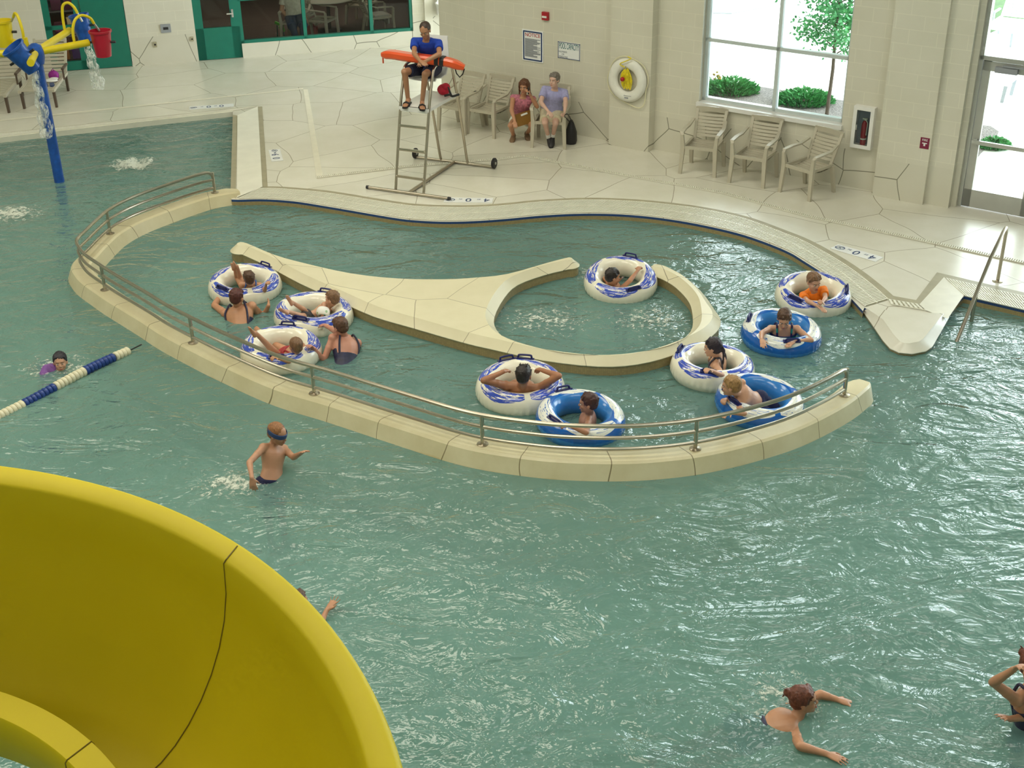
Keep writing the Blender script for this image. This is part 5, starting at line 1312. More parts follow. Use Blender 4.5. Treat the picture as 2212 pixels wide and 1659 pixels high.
class Person:
    def __init__(s, label, sk, st, pelvis, neck, yaw, head, armL=None, armR=None, legL=None, legR=None, hs=1.0, fat=1.0, slouch=.0, headpx=None, cat='person', hipyaw=None, chest=0, shw=1.0, tors=.50, group=None, neckL=1.0, smile=1.0):
        s.smile = smile
        s.s = st; s.hs = hs; s.fat = fat; s.sk = sk; s.P = Vector(pelvis)
        s.N = bone(s.P, neck[0], neck[1], tors * st, neck[2]) if len(neck) == 3 and not isinstance(neck, Vector) else Vector(neck)
        s.up = (s.N - s.P).normalized(); y = R(yaw); f0 = Vector((math.sin(y), math.cos(y), 0)); s.f = (f0 - s.up * f0.dot(s.up)).normalized() if abs(f0.dot(s.up)) < .98 else Vector((0, 0, 1)); s.r = s.f.cross(s.up)
        hy = R(yaw if hipyaw is None else hipyaw); hf = Vector((math.sin(hy), math.cos(hy), 0)); hf = (hf - s.up * hf.dot(s.up)).normalized() if abs(hf.dot(s.up)) < .98 else s.f; s.hr = hf.cross(s.up); s.hf = hf
        s.sl = slouch; s.chest = chest
        m = MB(); s.torso(m, -.06, 1.0, 1.0)
        s.S = {}; s.E = {}; s.Wr = {}; s.H = {}; s.K = {}; s.A = {}
        for sd, arm in ((-1, armL), (1, armR)):
            S_ = s.N - s.up * .055 * st + s.r * sd * .168 * st * shw * (.5 + .5 * fat); s.S[sd] = S_
            m.cap(s.N - s.up * .035 * st + s.r * sd * .03 * st, .046 * st, S_ + s.up * .008 * st, .046 * st * fat)
            m.ell(S_, (.055 * st * fat,) * 3, nu=12, nv=8)
            m.cap(S_.lerp(s.N - s.up * .16 * st, .55), .07 * st * fat, s.P.lerp(s.N, .62) + s.r * sd * .07 * st, .075 * st * fat)
            if not arm: continue
            ex = arm[0]; E_ = bone(S_, ex[0], ex[1], .285 * st, ex[2]) if not isinstance(ex, Vector) else ex; wx = arm[1]
            W_ = bone(E_, wx[0], wx[1], .245 * st, wx[2]) if not isinstance(wx, Vector) else wx
            s.E[sd] = E_; s.Wr[sd] = W_
            m.cap(S_, .049 * st * fat, E_, .037 * st * fat); m.ell(S_.lerp(E_, .42), (.045 * st * fat,) * 3, nu=12, nv=8)
            m.cap(E_, .038 * st * fat, W_, .026 * st); m.cap(E_.lerp(W_, .12), .041 * st * fat, E_.lerp(W_, .45), .034 * st * fat)
            o = arm[2] if len(arm) > 2 else {}
            d = o.get('d', (W_ - E_).normalized()); 
            if 'to' in o: d = (bone(W_, o['to'][0], o['to'][1], .15 * st, o['to'][2]) - W_).normalized()
            n = o.get('n', Vector((0, 0, -1))); hk = (.5 + .5 * st) * (hs if hs < 1 else 1)
            hand(m, W_, d, n, hk, o.get('th', 1), o.get('curl', 22), o.get('spread', 1))
            s.H[sd] = W_ + d * .09 * hk
        for sd, leg in ((-1, legL), (1, legR)):
            Hh = s.P - s.up * .0 + s.hr * sd * .088 * st * fat
            if leg is None: leg = (Hh + Vector((s.hr.x * sd * .03, s.hr.y * sd * .03, -.40)) * st, None)
            kx = leg[0]; K_ = bone(Hh, kx[0], kx[1], .42 * st, kx[2]) if not isinstance(kx, Vector) else kx
            ax = leg[1]
            if ax is None: A_ = K_ + Vector((0, 0, -.40 * st))
            else: A_ = bone(K_, ax[0], ax[1], .40 * st, ax[2]) if not isinstance(ax, Vector) else ax
            s.K[sd] = K_; s.A[sd] = A_; s.H['h%d' % sd] = Hh
            m.ell(Hh - s.hf * .03 * st, (.095 * st * fat,) * 3, nu=14, nv=10)
            m.cap(Hh, .088 * st * fat, K_, .054 * st * (.6 + .4 * fat)); m.cap(K_, .053 * st, A_, .034 * st)
            back = ((K_ - Hh).normalized() - (A_ - K_).normalized()); cdir = (K_ - Hh).cross(A_ - K_)
            m.cap(K_.lerp(A_, .18), .050 * st, K_.lerp(A_, .48), .043 * st)
            o = leg[2] if len(leg) > 2 else {}
            toe = o.get('toe', s.hf); 
            if isinstance(toe, tuple): toe = (bone(A_, toe[0], toe[1], .16 * st, toe[2]) - A_)
            s.toe = getattr(s, 'toe', {}); s.toe[sd] = frame(toe, K_ - A_)
            foot(m, A_, toe, K_ - A_, st)
        # head
        hy, hp, hr_ = R(head[0]), R(head[1]), R(head[2] if len(head) > 2 else 0)
        F = Vector((math.sin(hy) * math.cos(hp), math.cos(hy) * math.cos(hp), math.sin(hp))); Rt = Vector((math.cos(hy), -math.sin(hy), 0)); U = Rt.cross(F)
        Rt, U = Rt * math.cos(hr_) + U * math.sin(hr_), U * math.cos(hr_) - Rt * math.sin(hr_)
        s.HM = Matrix((Rt, F, U)).transposed()
        nl = (.105 * st + .075 * hs) * neckL
        s.HC = bone(s.N, headpx[0], headpx[1], nl, headpx[2]) if headpx else s.N + (s.up * .55 + U * .45).normalized() * nl
        s.headmesh(m)
        s.o = mk('person', m, sk, origin=s.P, label=label, cat='person', group=group); s.o.name = 'person'
        soften(s.o, .0085, 3)
        s.face()
    def torso(s, m, t0, t1, inf, add=0, n=20, f0=None):
        ts = [t0 + (t1 - t0) * i / 14 for i in range(15)]; rings = []
        for t in ts: rings.append(s.ring(t, inf, add, n))
        m.loft(rings)
    def spine(s, t): return s.P.lerp(s.N, t) - s.f * s.sl * math.sin(max(0, min(1, t)) * math.pi) * s.s
    def ring(s, t, inf=1, add=0, n=20):
        w, d = prof(t); w = w * s.s * s.fat * inf + add; d = d * s.s * s.fat * inf + add; c = s.spine(t)
        k = max(0, min(1, t)); r_ = (s.hr * (1 - k) + s.r * k).normalized(); f = (s.hf * (1 - k) + s.f * k).normalized()
        c = c + f * (s.chest * .03 * math.exp(-((t - .68) / .1) ** 2))
        return [c + r_ * w * math.cos(q) + f * d * math.sin(q) for q in [2 * math.pi * i / n for i in range(n)]]
    def surf(s, t, ang, add=.006):
        """point on the torso surface; ang 0 = right side, 90 = front, 270 = back"""
        w, d = prof(t); w = w * s.s * s.fat + add; d = d * s.s * s.fat + add; c = s.spine(t); k = max(0, min(1, t)); r_ = (s.hr * (1 - k) + s.r * k).normalized(); f = (s.hf * (1 - k) + s.f * k).normalized()
        return c + r_ * w * math.cos(R(ang)) + f * d * math.sin(R(ang))
    def hp(s, x, y, z): return s.HC + s.HM @ Vector((x, y, z)) * s.hs
    def hell(s, m, c, r_, nu=16, nv=12): m.ell(s.hp(*c), [q * s.hs for q in r_], s.HM, nu, nv)
    def headmesh(s, m):
        s.hell(m, (0, -.012, .030), (.074, .094, .086), 20, 14); s.hell(m, (0, .020, -.038), (.058, .062, .072), 18, 12); s.hell(m, (0, .058, -.092), (.026, .022, .020))
        s.hell(m, (0, .030, -.068), (.046, .050, .040)); s.hell(m, (0, .074, .024), (.048, .014, .012))
        m.cap(s.hp(0, .078, .006), .009 * s.hs, s.hp(0, .096, -.026), .0125 * s.hs, 10); s.hell(m, (0, .089, -.031), (.017, .012, .009))
        for x in (-1, 1): s.hell(m, (x * .036, .056, -.030), (.022, .020, .022)); s.hell(m, (x * .075, -.010, -.010), (.010, .019, .030))
        s.hell(m, (0, .078, -.062), (.022, .010, .010))
        m.cap(s.N - s.up * .02 * s.s, .056 * s.s, s.hp(0, -.020, -.060), .050 * (.4 * s.s + .6 * s.hs))
    def part(s, name, m, mt, vox=0, it=2, disp=0, **k):
        o = mk(name, m, mt, parent=s.o, origin=s.P, **k)
        if vox: soften(o, vox, it, disp)
        return o
    def face(s, brow=(.10, .06, .04)):
        for x in (-1, 1):
            m = MB(); s.hell(m, (x * .030, .0745, -.003), (.0120, .0075, .0060), 12, 8); m.cm = 1; s.hell(m, (x * .030, .0790, -.003), (.0066, .0042, .0052), 10, 6); s.part('eye', m, [M_eyew, M_iris])
        m = MB(); s.hell(m, (0, .0865, -.0635), (.021 * s.smile, .005, .0055 * s.smile ** 2), 12, 6); s.part('mouth', m, M_lip)
        m = MB()
        for x in (-1, 1): m.cap(s.hp(x * .016, .086, .018), .0035 * s.hs, s.hp(x * .044, .075, .019), .003 * s.hs, 6)
        s.part('eyebrows', m, mat('brow_brown', (.08, .045, .03), .8, var=0))
    def hair(s, mt, style='short', vol=1.0):
        m = MB(); v = .008 * vol
        s.hell(m, (0, -.024, .040), (.074 + v * 1.1, .088 + v, .080 + v), 20, 14); s.hell(m, (0, -.048, -.005), (.066 + v * .5, .058 + v, .066), 18, 12)
        if style != 'buzz':
            rr = random.Random(int(abs(s.P.x * 100)))
            for i in range(26):
                a = rr.uniform(0, 6.28); e = rr.uniform(.15, 1.3); d = Vector((math.cos(a) * math.cos(e), math.sin(a) * math.cos(e), math.sin(e))); c = Vector((0, -.024, .040)) + Vector((d.x * .078, d.y * .092, d.z * .085))
                if c.y > .05 and c.z < .075: continue
                m.cap(s.hp(*c), .010 * s.hs, s.hp(*(c + Vector((rr.uniform(-.02, .02), rr.uniform(-.02, .03), -.012)) + d * .006)), .006 * s.hs, 6)
            for x in (-.045, -.022, 0, .022, .045): m.cap(s.hp(x, .03, .105), .014 * s.hs, s.hp(x * 1.25, .070 - abs(x) * .3, .070), .010 * s.hs, 8)
            for x in (-1, 1): m.cap(s.hp(x * .074, .012, .05), .012 * s.hs, s.hp(x * .077, .004, .008), .007 * s.hs, 8)
        if style in ('bob', 'long'):
            zb = -.13 if style == 'bob' else -.17
            for i in range(15):
                a = R(-20 + i * 220 / 14 + 180 - 0) ; x, y = .083 * math.cos(a), -.022 + .088 * math.sin(a) * 1.0
                m.cap(s.hp(x * .95, y, .04), .022 * s.hs, s.hp(x * 1.04, y * .9 - .005, zb * (.85 + .15 * math.sin(i))), .014 * s.hs, 8)
            for x in (-1, 1): m.cap(s.hp(x * .06, .05, .085), .016 * s.hs, s.hp(x * .078, .035, .0), .012 * s.hs, 8); m.cap(s.hp(x * .078, .035, .0), .012 * s.hs, s.hp(x * .078, .022, zb * .8), .011 * s.hs, 8)
            for x in (-.04, -.02, 0, .02, .04): m.cap(s.hp(x, .055, .10), .012 * s.hs, s.hp(x * 1.3, .078 - abs(x) * .35, .045), .008 * s.hs, 8)
        if style == 'braid':
            pts = [(0, -.105, .02), (.01, -.125, -.03), (.0, -.125, -.08), (-.01, -.12, -.13), (.0, -.11, -.18), (0, -.105, -.215)]
            for k, (p, q) in enumerate(zip(pts, pts[1:])): m.cap(s.hp(*p), (.024 - .003 * k) * s.hs, s.hp(*q), (.019 - .003 * k) * s.hs, 8)
        if style == 'bun': s.hell(m, (0, -.115, .075), (.036, .034, .034)); m.cap(s.hp(-.01, -.13, .06), .014, s.hp(-.03, -.155, .01), .006, 6); m.cap(s.hp(.0, -.12, .10), .010, s.hp(.02, -.15, .13), .005, 6)
        if style == 'tuft':
            for x in (-.02, 0, .02, .035): m.cap(s.hp(x, -.04, .12), .014 * s.hs, s.hp(x * 1.5, -.03, .155), .005 * s.hs, 6)
        return s.part('hair', m, mt, .008, 1, .010)
    def shirt(s, mt, sleeve=.55, t0=.02, t1=.955, add=.012, name='shirt'):
        m = MB(); s.torso(m, t0, t1, 1.03, add)
        for sd in (-1, 1):
            if sd in s.E:
                S_ = s.S[sd]; E_ = s.E[sd]; m.cap(s.N - s.up * .038 * s.s + s.r * sd * .035 * s.s, .046 * s.s + .010, S_ + s.up * .006 * s.s, .046 * s.s * s.fat + .010)
                if not sleeve: continue
                q = S_.lerp(E_, sleeve); m.tube([S_ - (E_ - S_) * .12, S_, S_.lerp(E_, sleeve * .5), q], [.035 * s.s, .050 * s.s * s.fat + add * .5, .050 * s.s * s.fat + add, .051 * s.s * s.fat + add], 14)
        return s.part(name, m, mt, .010, 2)
    def shorts(s, mt, frac=.62, t1=.16, add=.012, name='shorts', inf=1.03):
        m = MB(); s.torso(m, -.06, t1, inf, add)
        for sd in (-1, 1):
            Hh = s.H['h%d' % sd]; K_ = s.K[sd]; m.ell(Hh - s.hf * .03 * s.s, (.098 * s.s * s.fat + add,) * 3, nu=14, nv=10)
            m.tube([Hh - (K_ - Hh) * .05, Hh.lerp(K_, .1), Hh.lerp(K_, frac * .6), Hh.lerp(K_, frac)], [.085 * s.s * s.fat, .092 * s.s * s.fat + add, .080 * s.s * s.fat + add, .078 * s.s * s.fat + add], 16)
        return s.part(name, m, mt, .010, 2)
    def suit(s, mt, t1=.60, back=.42, straps=True, m2=None):
        """one-piece: body band, higher in front, with shoulder straps"""
        m = MB(); s.torso(m, -.05, back, 1.02, .008)
        rings = []
        for i in range(8):
            t = back - .05 + (t1 - back + .05) * i / 7; w, d = prof(t); rings.append([s.surf(t, a, .010) for a in range(-25, 206, 11)] + [s.surf(t, a, -.03) for a in range(205, -26, -11)])
        m.loft(rings)
        for sd in (-1, 1):
            Hh = s.H['h%d' % sd]; m.ell(Hh - s.hf * .03 * s.s, (.100 * s.s * s.fat,) * 3, nu=14, nv=10)
        o = s.part('swimsuit', m, mt, .009, 2)
        if straps:
            for sd in (-1, 1):
                a = 55 if sd > 0 else 125; b = -35 if sd > 0 else 215
                sh = s.N - s.up * .028 * s.s + s.r * sd * .095 * s.s + s.up * .045 * s.s * s.fat
                m = MB(); pts = smoothline([s.surf(t1 - .02, a, .004), s.surf(.80, a + sd * 4, .006), sh + s.f * .03 * s.s, sh, sh - s.f * .045 * s.s, s.surf(.80, b - sd * 8, .008), s.surf(.60, b, .003), s.surf(back - .03, b + sd * 4, .001)], 4)
                m.tube(pts, .0125 * s.s, 8); mk('strap', m, m2 or mt, parent=o, origin=s.P)
        return o
    def trunks(s, mt, **k): return s.shorts(mt, name='swim_trunks', **k)
V = Vector
def tc(k, dx=0, dy=0, z=0.0):
    o = TUBES[k]; return V((o.location.x + dx, o.location.y + dy, WZ + z))
UP = V((0, 0, 1)); DN = V((0, 0, -1))
H_br = hairm('brown', (.085, .04, .022)); H_dk = hairm('dark', (.018, .012, .012)); H_bl = hairm('blond', (.33, .19, .075)); H_rd = hairm('auburn', (.13, .035, .018)); H_lb = hairm('light_brown', (.19, .10, .05)); H_gr = hairm('greying', (.16, .14, .12))
C_navy = cloth('navy', (.012, .014, .06)); C_suit = cloth('suit_navy', (.010, .012, .05), .5, .5, 14)

# --- lifeguard on the stand
pv = lg(.0, .86, 1.70)
p_ = Person('lifeguard in blue T-shirt leaning on the red rescue tube atop the stand', skin('olive', (.42, .21, .115)), 1.02, pv, (921, 84, True), 188, (196, -22), tors=.52,
    armL=((949, 117, True), (917, 133, True), {'to': (905, 140, True), 'n': V((0, .3, -1)), 'th': -1, 'curl': 15}), armR=((895, 116, True), (907, 131, True), {'to': (921, 140, True), 'n': V((0, .3, -1)), 'th': 1, 'curl': 15}),
    legL=(lg(.17, .42, 1.74), lg(.10, .42, 1.335), {'toe': V((.1, -1, -.05))}), legR=(lg(-.17, .42, 1.74), lg(-.16, .46, 1.335), {'toe': V((-.25, -1, -.05))}), headpx=(918, 66, True), slouch=.04, shw=1.05)
p_.hair(hairm('cropped', (.05, .03, .022)), 'buzz', .8); p_.shirt(cloth('royal_blue', (.008, .05, .42)), .55); p_.shorts(cloth('guard_navy', (.012, .014, .045)), .78)
def shoes(p, mt, name='sandal', sole=True, s=1.0, full=False):
    for sd in (-1, 1):
        toe, up = p.toe[sd]; a = p.A[sd]; l = toe.cross(up); k = p.s; m = MB()
        rings = [[a + toe * t * k + up * z * k + l * w * k * c for c, z in ((-1, z0), (1, z0), (1, z1), (-1, z1))] for t, w, z0, z1 in ((-.07, .028, -.088, -.068), (-.04, .036, -.088, -.068), (.05, .036, -.088, -.068), (.12, .048, -.088, -.070), (.19, .036, -.088, -.070), (.205, .015, -.086, -.072))]
        m.loft(rings)
        if full:
            for t, w, h, z in ((0, 0, 0, 0),): pass
            rg = []
            for t, w, h, z in ((-.072, .020, .022, -.040), (-.055, .038, .050, -.030), (.0, .040, .056, -.026), (.06, .045, .042, -.040), (.12, .050, .030, -.052), (.175, .046, .022, -.058), (.20, .022, .012, -.064)):
                c = a + toe * t * k + up * z * k; rg.append([c + l * w * k * math.cos(q) + up * h * k * math.sin(q) for q in [2 * math.pi * i / 14 for i in range(14)]])
            m.loft(rg)
        else:
            for off in (0, .028): m.tube([a + toe * (.085 + off) * k + l * x * k + up * z * k for x, z in ((-.05, -.075), (-.035, -.035), (0, -.018), (.035, -.035), (.05, -.075))], .010 * k, 8)
        p.part(name, m, mt)
shoes(p_, M_black)

# --- two women by the wall
pv = at(1130, 268, .50); pv = at(1128, 300, DZ) + V((0, .12, .30))
f1 = at(1109, 303, DZ) + V((.0, .06, .075)); f2 = at(1139, 299, DZ) + V((0, .06, .075))
p_ = Person('woman in a pink sleeveless top crouching by the wall with a phone at her ear', SK_T(), .97, pv, (1130, 207, True), 184, (196, -4),
    armR=((1105, 238, True), (1112, 262, True), {'to': (1114, 275, True), 'n': V((0, .6, -.8)), 'th': -1, 'curl': 25}), armL=((1160, 230, True), (1146, 206, True), {'to': (1141, 191, True), 'n': V((-1, 0, 0)), 'th': 1, 'curl': 35}),
    legR=((1103, 271, True), f1, {'toe': V((-.15, -1, 0))}), legL=((1150, 271, True), f2, {'toe': V((.15, -1, 0))}), headpx=(1132, 187, True), fat=1.02)
p_.hair(hairm('chestnut', (.12, .045, .02)), 'bob'); p_.shirt(cloth('pink_print', (.48, .16, .22), .8, .45, 30), 0, name='top'); p_.shorts(cloth('pale_shorts', (.70, .74, .66)), .5); shoes(p_, mat('tan_shoe', (.22, .14, .08), .6), 'shoe', full=True)
m = MB(); q = p_.H[-1]; m.box(q + V((-.012, -.0, .0)), (.02, .045, .11)); o = mk('cell_phone', m, M_black, smooth=False, label='dark phone held at the ear of the crouching woman', cat='phone', origin=q)
q = p_.spine(.35) + V((.03, -.24, -.05)); m = MB(); m.box(q, (.28, .10, .19), Matrix.Rotation(R(-14), 3, 'Y') @ Matrix.Rotation(R(8), 3, 'Z')); bag_ = mk('handbag', m, mat('bag_brown', (.26, .13, .02), .5, var=.1), smooth=False, label='brown flap handbag on the lap of the crouching woman', cat='handbag', origin=q)
m = MB(); m.box(q + V((-.03, -.052, .075)), (.17, .008, .03), Matrix.Rotation(R(-20), 3, 'Y')); mk('white_paper', m, M_white, parent=bag_, smooth=False, origin=q)
m = MB(); m.tube(smoothline([q + V((.12, 0, .06)), q + V((.16, .02, .22)), q + V((.10, .12, .42)), q + V((.04, .16, .46))], 4), .008, 6); mk('shoulder_strap', m, M_black, parent=bag_, origin=q)

sc_, sa2 = SEATC; sdir = V((math.sin(-sa2), -math.cos(sa2), 0)) if False else V((math.sin(sa2), -math.cos(sa2), 0))
pv = sc_ + V((0, 0, .52)) - sdir * .06 
p_ = Person('older woman in a lavender shirt and khaki shorts seated on the resin armchair', SK_P(), .95, pv, (1199, 190, True), 186, (212, 2),
    armR=((1168, 221, True), (1184, 240, True), {'n': V((0, .3, -1)), 'th': -1, 'curl': 25}), armL=((1222, 222, True), (1220, 240, True), {'to': (1219, 252, True), 'n': V((-1, 0, 0)), 'th': 1, 'curl': 45}),
    legR=((1177, 265, True), (1185, 297, False), {'toe': V((.15, -1, -.35))}), legL=((1200, 266, True), (1194, 295, False), {'toe': V((-.1, -1, -.35))}), headpx=(1197, 173, True), fat=1.08, tors=.49)
p_.hair(H_gr, 'short', 1.3); p_.shirt(cloth('lavender', (.36, .36, .62)), .62, t0=.0); p_.shorts(cloth('khaki', (.62, .56, .40)), .80); shoes(p_, M_black, 'shoe', full=True)
for sd in (-1, 1):
    m = MB(); m.tube([p_.A[sd] - (p_.K[sd] - p_.A[sd]).normalized() * .02, p_.A[sd] + (p_.K[sd] - p_.A[sd]).normalized() * .09], .040 * p_.s, 14); p_.part('sock', m, M_white)
q = at(1234, 312, DZ) + V((0, .06, 0)); m = MB(); m.lathe([(0, 0), (.085, 0), (.10, .05), (.095, .20), (.05, .34), (.02, .40), (0, .40)], q, 18); db = mk('drawstring_bag', m, M_black, label='black drawstring bag hanging from the hand of the seated woman', cat='bag', origin=q)
m = MB(); hq = p_.H[-1]; m.tube(smoothline([q + V((-.02, 0, .36)), q.lerp(hq, .8) + V((-.05, 0, .10)), hq + V((0, 0, -.01)), q.lerp(hq, .8) + V((.03, 0, .10)), q + V((.02, 0, .36))], 4), .010, 6); mk('cord', m, M_black, parent=db, origin=q)

# --- man behind the storefront
pv = pch + V((0, .15, .50)); pv = V((pch.x, pch.y + .12, DZ + .50))
p_ = Person('man in a white T-shirt and jeans sitting behind the storefront glass', SK_T(), 1.0, pv, pv + V((-.05, .06, .52)), 178, (170, 0),
    armR=((606, 42, True), (632, 50, True), {'n': DN}), armL=((655, 30, True), (663, 45, True), {'n': DN}),
    legR=((632, 58, True), (640, 84, True), {'toe': V((0, -1, 0))}), legL=((655, 55, True), (655, 84, True), {'toe': V((.2, -1, 0))}), fat=1.2)
p_.hair(H_br, 'short'); p_.shirt(cloth('offwhite', (.66, .62, .52)), .62, t0=.0); p_.shorts(cloth('denim', (.03, .06, .14)), .98, name='jeans')
for sd in (-1, 1):
    m = MB(); m.tube([p_.K[sd] + (p_.A[sd] - p_.K[sd]) * -.05, p_.A[sd]], [.085, .06], 14); p_.part('jeans_leg', m, cloth('denim', (.03, .06, .14)))

# --- river riders, left cluster
p_ = Person('small child in blue straps riding the farthest left tube with both feet raised', SK_T(), .66, tc('kid1', .06, -.02, .02), (542, 613, True), -12, (-20, -6), hs=.88,
    armR=((572, 628, True), (575, 615, True), {'n': V((0, .5, -1)), 'curl': 40}), armL=((520, 634, False), (508, 628, False), {'n': DN, 'curl': 30}),
    legL=((512, 600, False), (506, 577, True), {'toe': (505, 566, True)}), legR=((519, 600, False), (512, 575, True), {'toe': (511, 564, True)}), headpx=(538, 602, True), tors=.42)
p_.hair(H_br); p_.suit(cloth('suit_blue', (.02, .10, .38)), .6, .35)
wb_ = at(513, 709, WZ)
p_ = Person('woman in a dark halter swimsuit, back turned, steering the farthest left tube', SK_T(), 1.0, wb_ + V((.02, .02, -.22)), (515, 661, False), 4, (20, -8), fat=1.12,
    armL=((463, 660, False), (480, 632, False), {'n': V((.3, .4, -1)), 'curl': 40}), armR=((569, 686, False), (580, 660, True), {'to': (582, 648, False), 'n': V((-1, 0, 0)), 'th': -1, 'curl': 12}), headpx=(512, 643, True), tors=.52)
p_.hair(hairm('red_brown', (.085, .02, .015))); p_.suit(C_suit, .6, .36)
p_ = Person('little boy with inflatable armbands lying back in the middle left tube', SK_F(), .66, tc('kid2', -.05, 0, .03), (713, 660, True), -80, (-62, 0), hs=.90,
    armL=((696, 688, True), (680, 692, True), {'n': DN, 'curl': 40}), armR=((745, 662, False), (752, 672, False), {'n': DN, 'curl': 40}),
    legR=((655, 668, True), (630, 652, True), {'toe': (623, 636, True)}), legL=((651, 682, True), (618, 672, True), {'toe': (604, 662, True)}), headpx=(717, 645, True), tors=.42)
p_.hair(H_lb); p_.trunks(cloth('black_white_print', (.05, .05, .06), .8, .9, 30), frac=.7)
M_arm = NT('armband_print'); _v = M_arm.n('ShaderNodeTexVoronoi'); _v.inputs['Scale'].default_value = 16; M_arm.l(M_arm.coord(), _v.inputs['Vector'])
_c = M_arm.mix(.55, (.02, .25, .12), _v.outputs['Color']); M_arm.color(M_arm.mix(M_arm.math('LESS_THAN', _v.outputs['Distance'], .28), (.82, .82, .78), _c)); M_arm.b.inputs['Roughness'].default_value = .25; M_arm = M_arm.mat
for sd in (-1, 1):
    d = (p_.E[sd] - p_.S[sd]).normalized(); a, n_ = frame(d, UP); b_ = a.cross(n_); Mx = Matrix((b_, n_, a)).transposed()
    m = MB(); m.loft([[p_.S[sd].lerp(p_.E[sd], .55) + Mx @ V(((.052 + .032 * math.cos(q)) * math.cos(t), (.052 + .032 * math.cos(q)) * math.sin(t), .055 * math.sin(q))) for q in [2 * math.pi * k / 12 for k in range(12)]] for t in [2 * math.pi * i / 24 for i in range(24)]], False, True)
    p_.part('armband', m, M_arm)
p_ = Person('child in a red and white swimsuit lying in the tube behind the railing', SK_T(), .74, tc('kid3', .03, 0, .02), (639, 760, True), -48, (-40, 2), hs=.90,
    armL=((624, 781, True), (600, 774, True), {'n': DN, 'curl': 40}), armR=((661, 756, False), (668, 746, False), {'n': DN, 'curl': 40}),
    legL=((580, 747, True), (552, 719, True), {'toe': (545, 703, True)}), legR=((588, 742, False), (560, 716, False), {'toe': (548, 705, False)}), headpx=(638, 747, True), tors=.42)
p_.hair(H_lb, 'buzz'); p_.suit(cloth('suit_red', (.35, .02, .03), .6, .3), .7, .55)
wb2 = at(748, 786, WZ)
p_ = Person('woman in a dark blue swimsuit, back turned, holding two tubes by the railing', skin('sunburnt', (.58, .27, .19)), .98, wb2 + V((0, .02, -.16)), (745, 727, False), -32, (-44, -12), fat=1.05,
    armL=((698, 781, True), (677, 752, True), {'to': (664, 742, True), 'n': DN, 'curl': 25}), armR=((720, 712, False), (703, 703, False), {'to': (692, 700, False), 'n': DN, 'curl': 15}), headpx=(735, 706, True), tors=.50)
p_.hair(hairm('mid_brown', (.10, .045, .025))); p_.suit(C_suit, .62, .50)

# --- river riders, lower centre
p_ = Person('dark-haired man, back turned, arms spread along his white tube', skin('brown', (.38, .17, .09)), 1.02, tc('man', .0, .12, -.10), (1128, 833, True), 2, (14, -4), 
    armL=((1045, 822, True), (1087, 803, False), {'to': (1103, 797, False), 'n': DN, 'curl': 20}), armR=((1207, 812, True), (1172, 800, False), {'to': (1155, 794, False), 'n': DN, 'th': -1, 'curl': 35}), headpx=(1131, 811, True), tors=.50)
p_.hair(H_dk, 'tuft'); p_.trunks(C_navy)
p_ = Person('dark-haired boy in profile in the blue tube below the island', skin('boy_tan', (.44, .215, .13)), .84, tc('boyb', .04, .03, -.20), (1273, 889, True), -84, (-80, -2), hs=.96,
    armL=(at(1266, 934, .30), at(1232, 920, .36), {'d': at(1214, 914, .35) - at(1232, 920, .36), 'n': DN, 'curl': 38}), armR=((1262, 900, False), (1240, 905, False), {'n': DN}), headpx=(1270, 871, True), tors=.46)
p_.hair(hairm('dark_red_brown', (.05, .014, .012))); p_.trunks(C_navy)

# --- whirlpool boy
p_ = Person('dark-haired boy reaching across the tilted tube at the whirlpool ring', skin('warm', (.48, .235, .14)), .84, tc('whirl', .03, .10, -.16), (1318, 614, True), 62, (72, -8), hs=.96,
    armR=((1361, 606, True), (1378, 584, False), {'to': (1384, 572, False), 'n': DN, 'curl': 35}), armL=((1330, 612, False), (1345, 600, False), {'n': DN}), headpx=(1324, 598, True), tors=.44)
p_.hair(H_dk); p_.trunks(C_navy)

# --- riders on the right
p_ = Person('laughing boy in an orange T-shirt sitting in the farthest right tube', SK_F(), .80, tc('orange', .02, .02, -.12), (1757, 626, True), 172, (160, -12), hs=.98,
    armR=((1744, 650, True), (1767, 662, True), {'to': (1782, 671, True), 'n': DN, 'curl': 12}), armL=((1783, 644, True), (1777, 652, True), {'to': (1771, 650, True), 'n': V((0, .5, -1)), 'curl': 60}), headpx=(1758, 609, True), tors=.46, smile=1.35)
p_.hair(H_lb); p_.shirt(cloth('orange', (.85, .20, .005)), .60); p_.trunks(C_navy)
p_ = Person('girl in a navy and teal racer swimsuit leaning over the blue tube', SK_F(), .90, tc('girl', .02, .04, -.16), (1694, 704, True), 184, (192, -24), hs=.98,
    armR=((1646, 719, True), (1645, 733, True), {'to': (1650, 747, True), 'n': DN, 'curl': 15}), armL=((1752, 735, True), (1716, 738, True), {'to': (1701, 745, True), 'n': DN, 'curl': 18, 'th': -1}), headpx=(1694, 689, True), tors=.46)
p_.hair(H_br, 'short', 1.3); M_ts = NT('suit_teal'); _w = M_ts.n('ShaderNodeTexWave'); _w.inputs['Scale'].default_value = 3.2; _w.inputs['Distortion'].default_value = 2.5; M_ts.l(M_ts.coord(), _w.inputs['Vector']); _w.bands_direction = 'Z'
M_ts.color(M_ts.ramp(_w.outputs['Fac'], [(.45, (.012, .012, .10)), (.60, (.01, .30, .27))])); p_.suit(M_ts.mat, .80, .55)
p_ = Person('girl with a long dark braid in a black and white bikini in the white tube', SK_F(), .86, tc('braid', .06, .03, -.16), (1552, 768, True), -72, (-66, -8), hs=.97,
    armL=((1562, 812, True), (1536, 800, True), {'to': (1524, 795, True), 'n': DN, 'curl': 35}), armR=((1530, 778, False), (1516, 770, False), {'to': (1507, 765, False), 'n': DN, 'curl': 15}), headpx=(1539, 751, True), tors=.46)
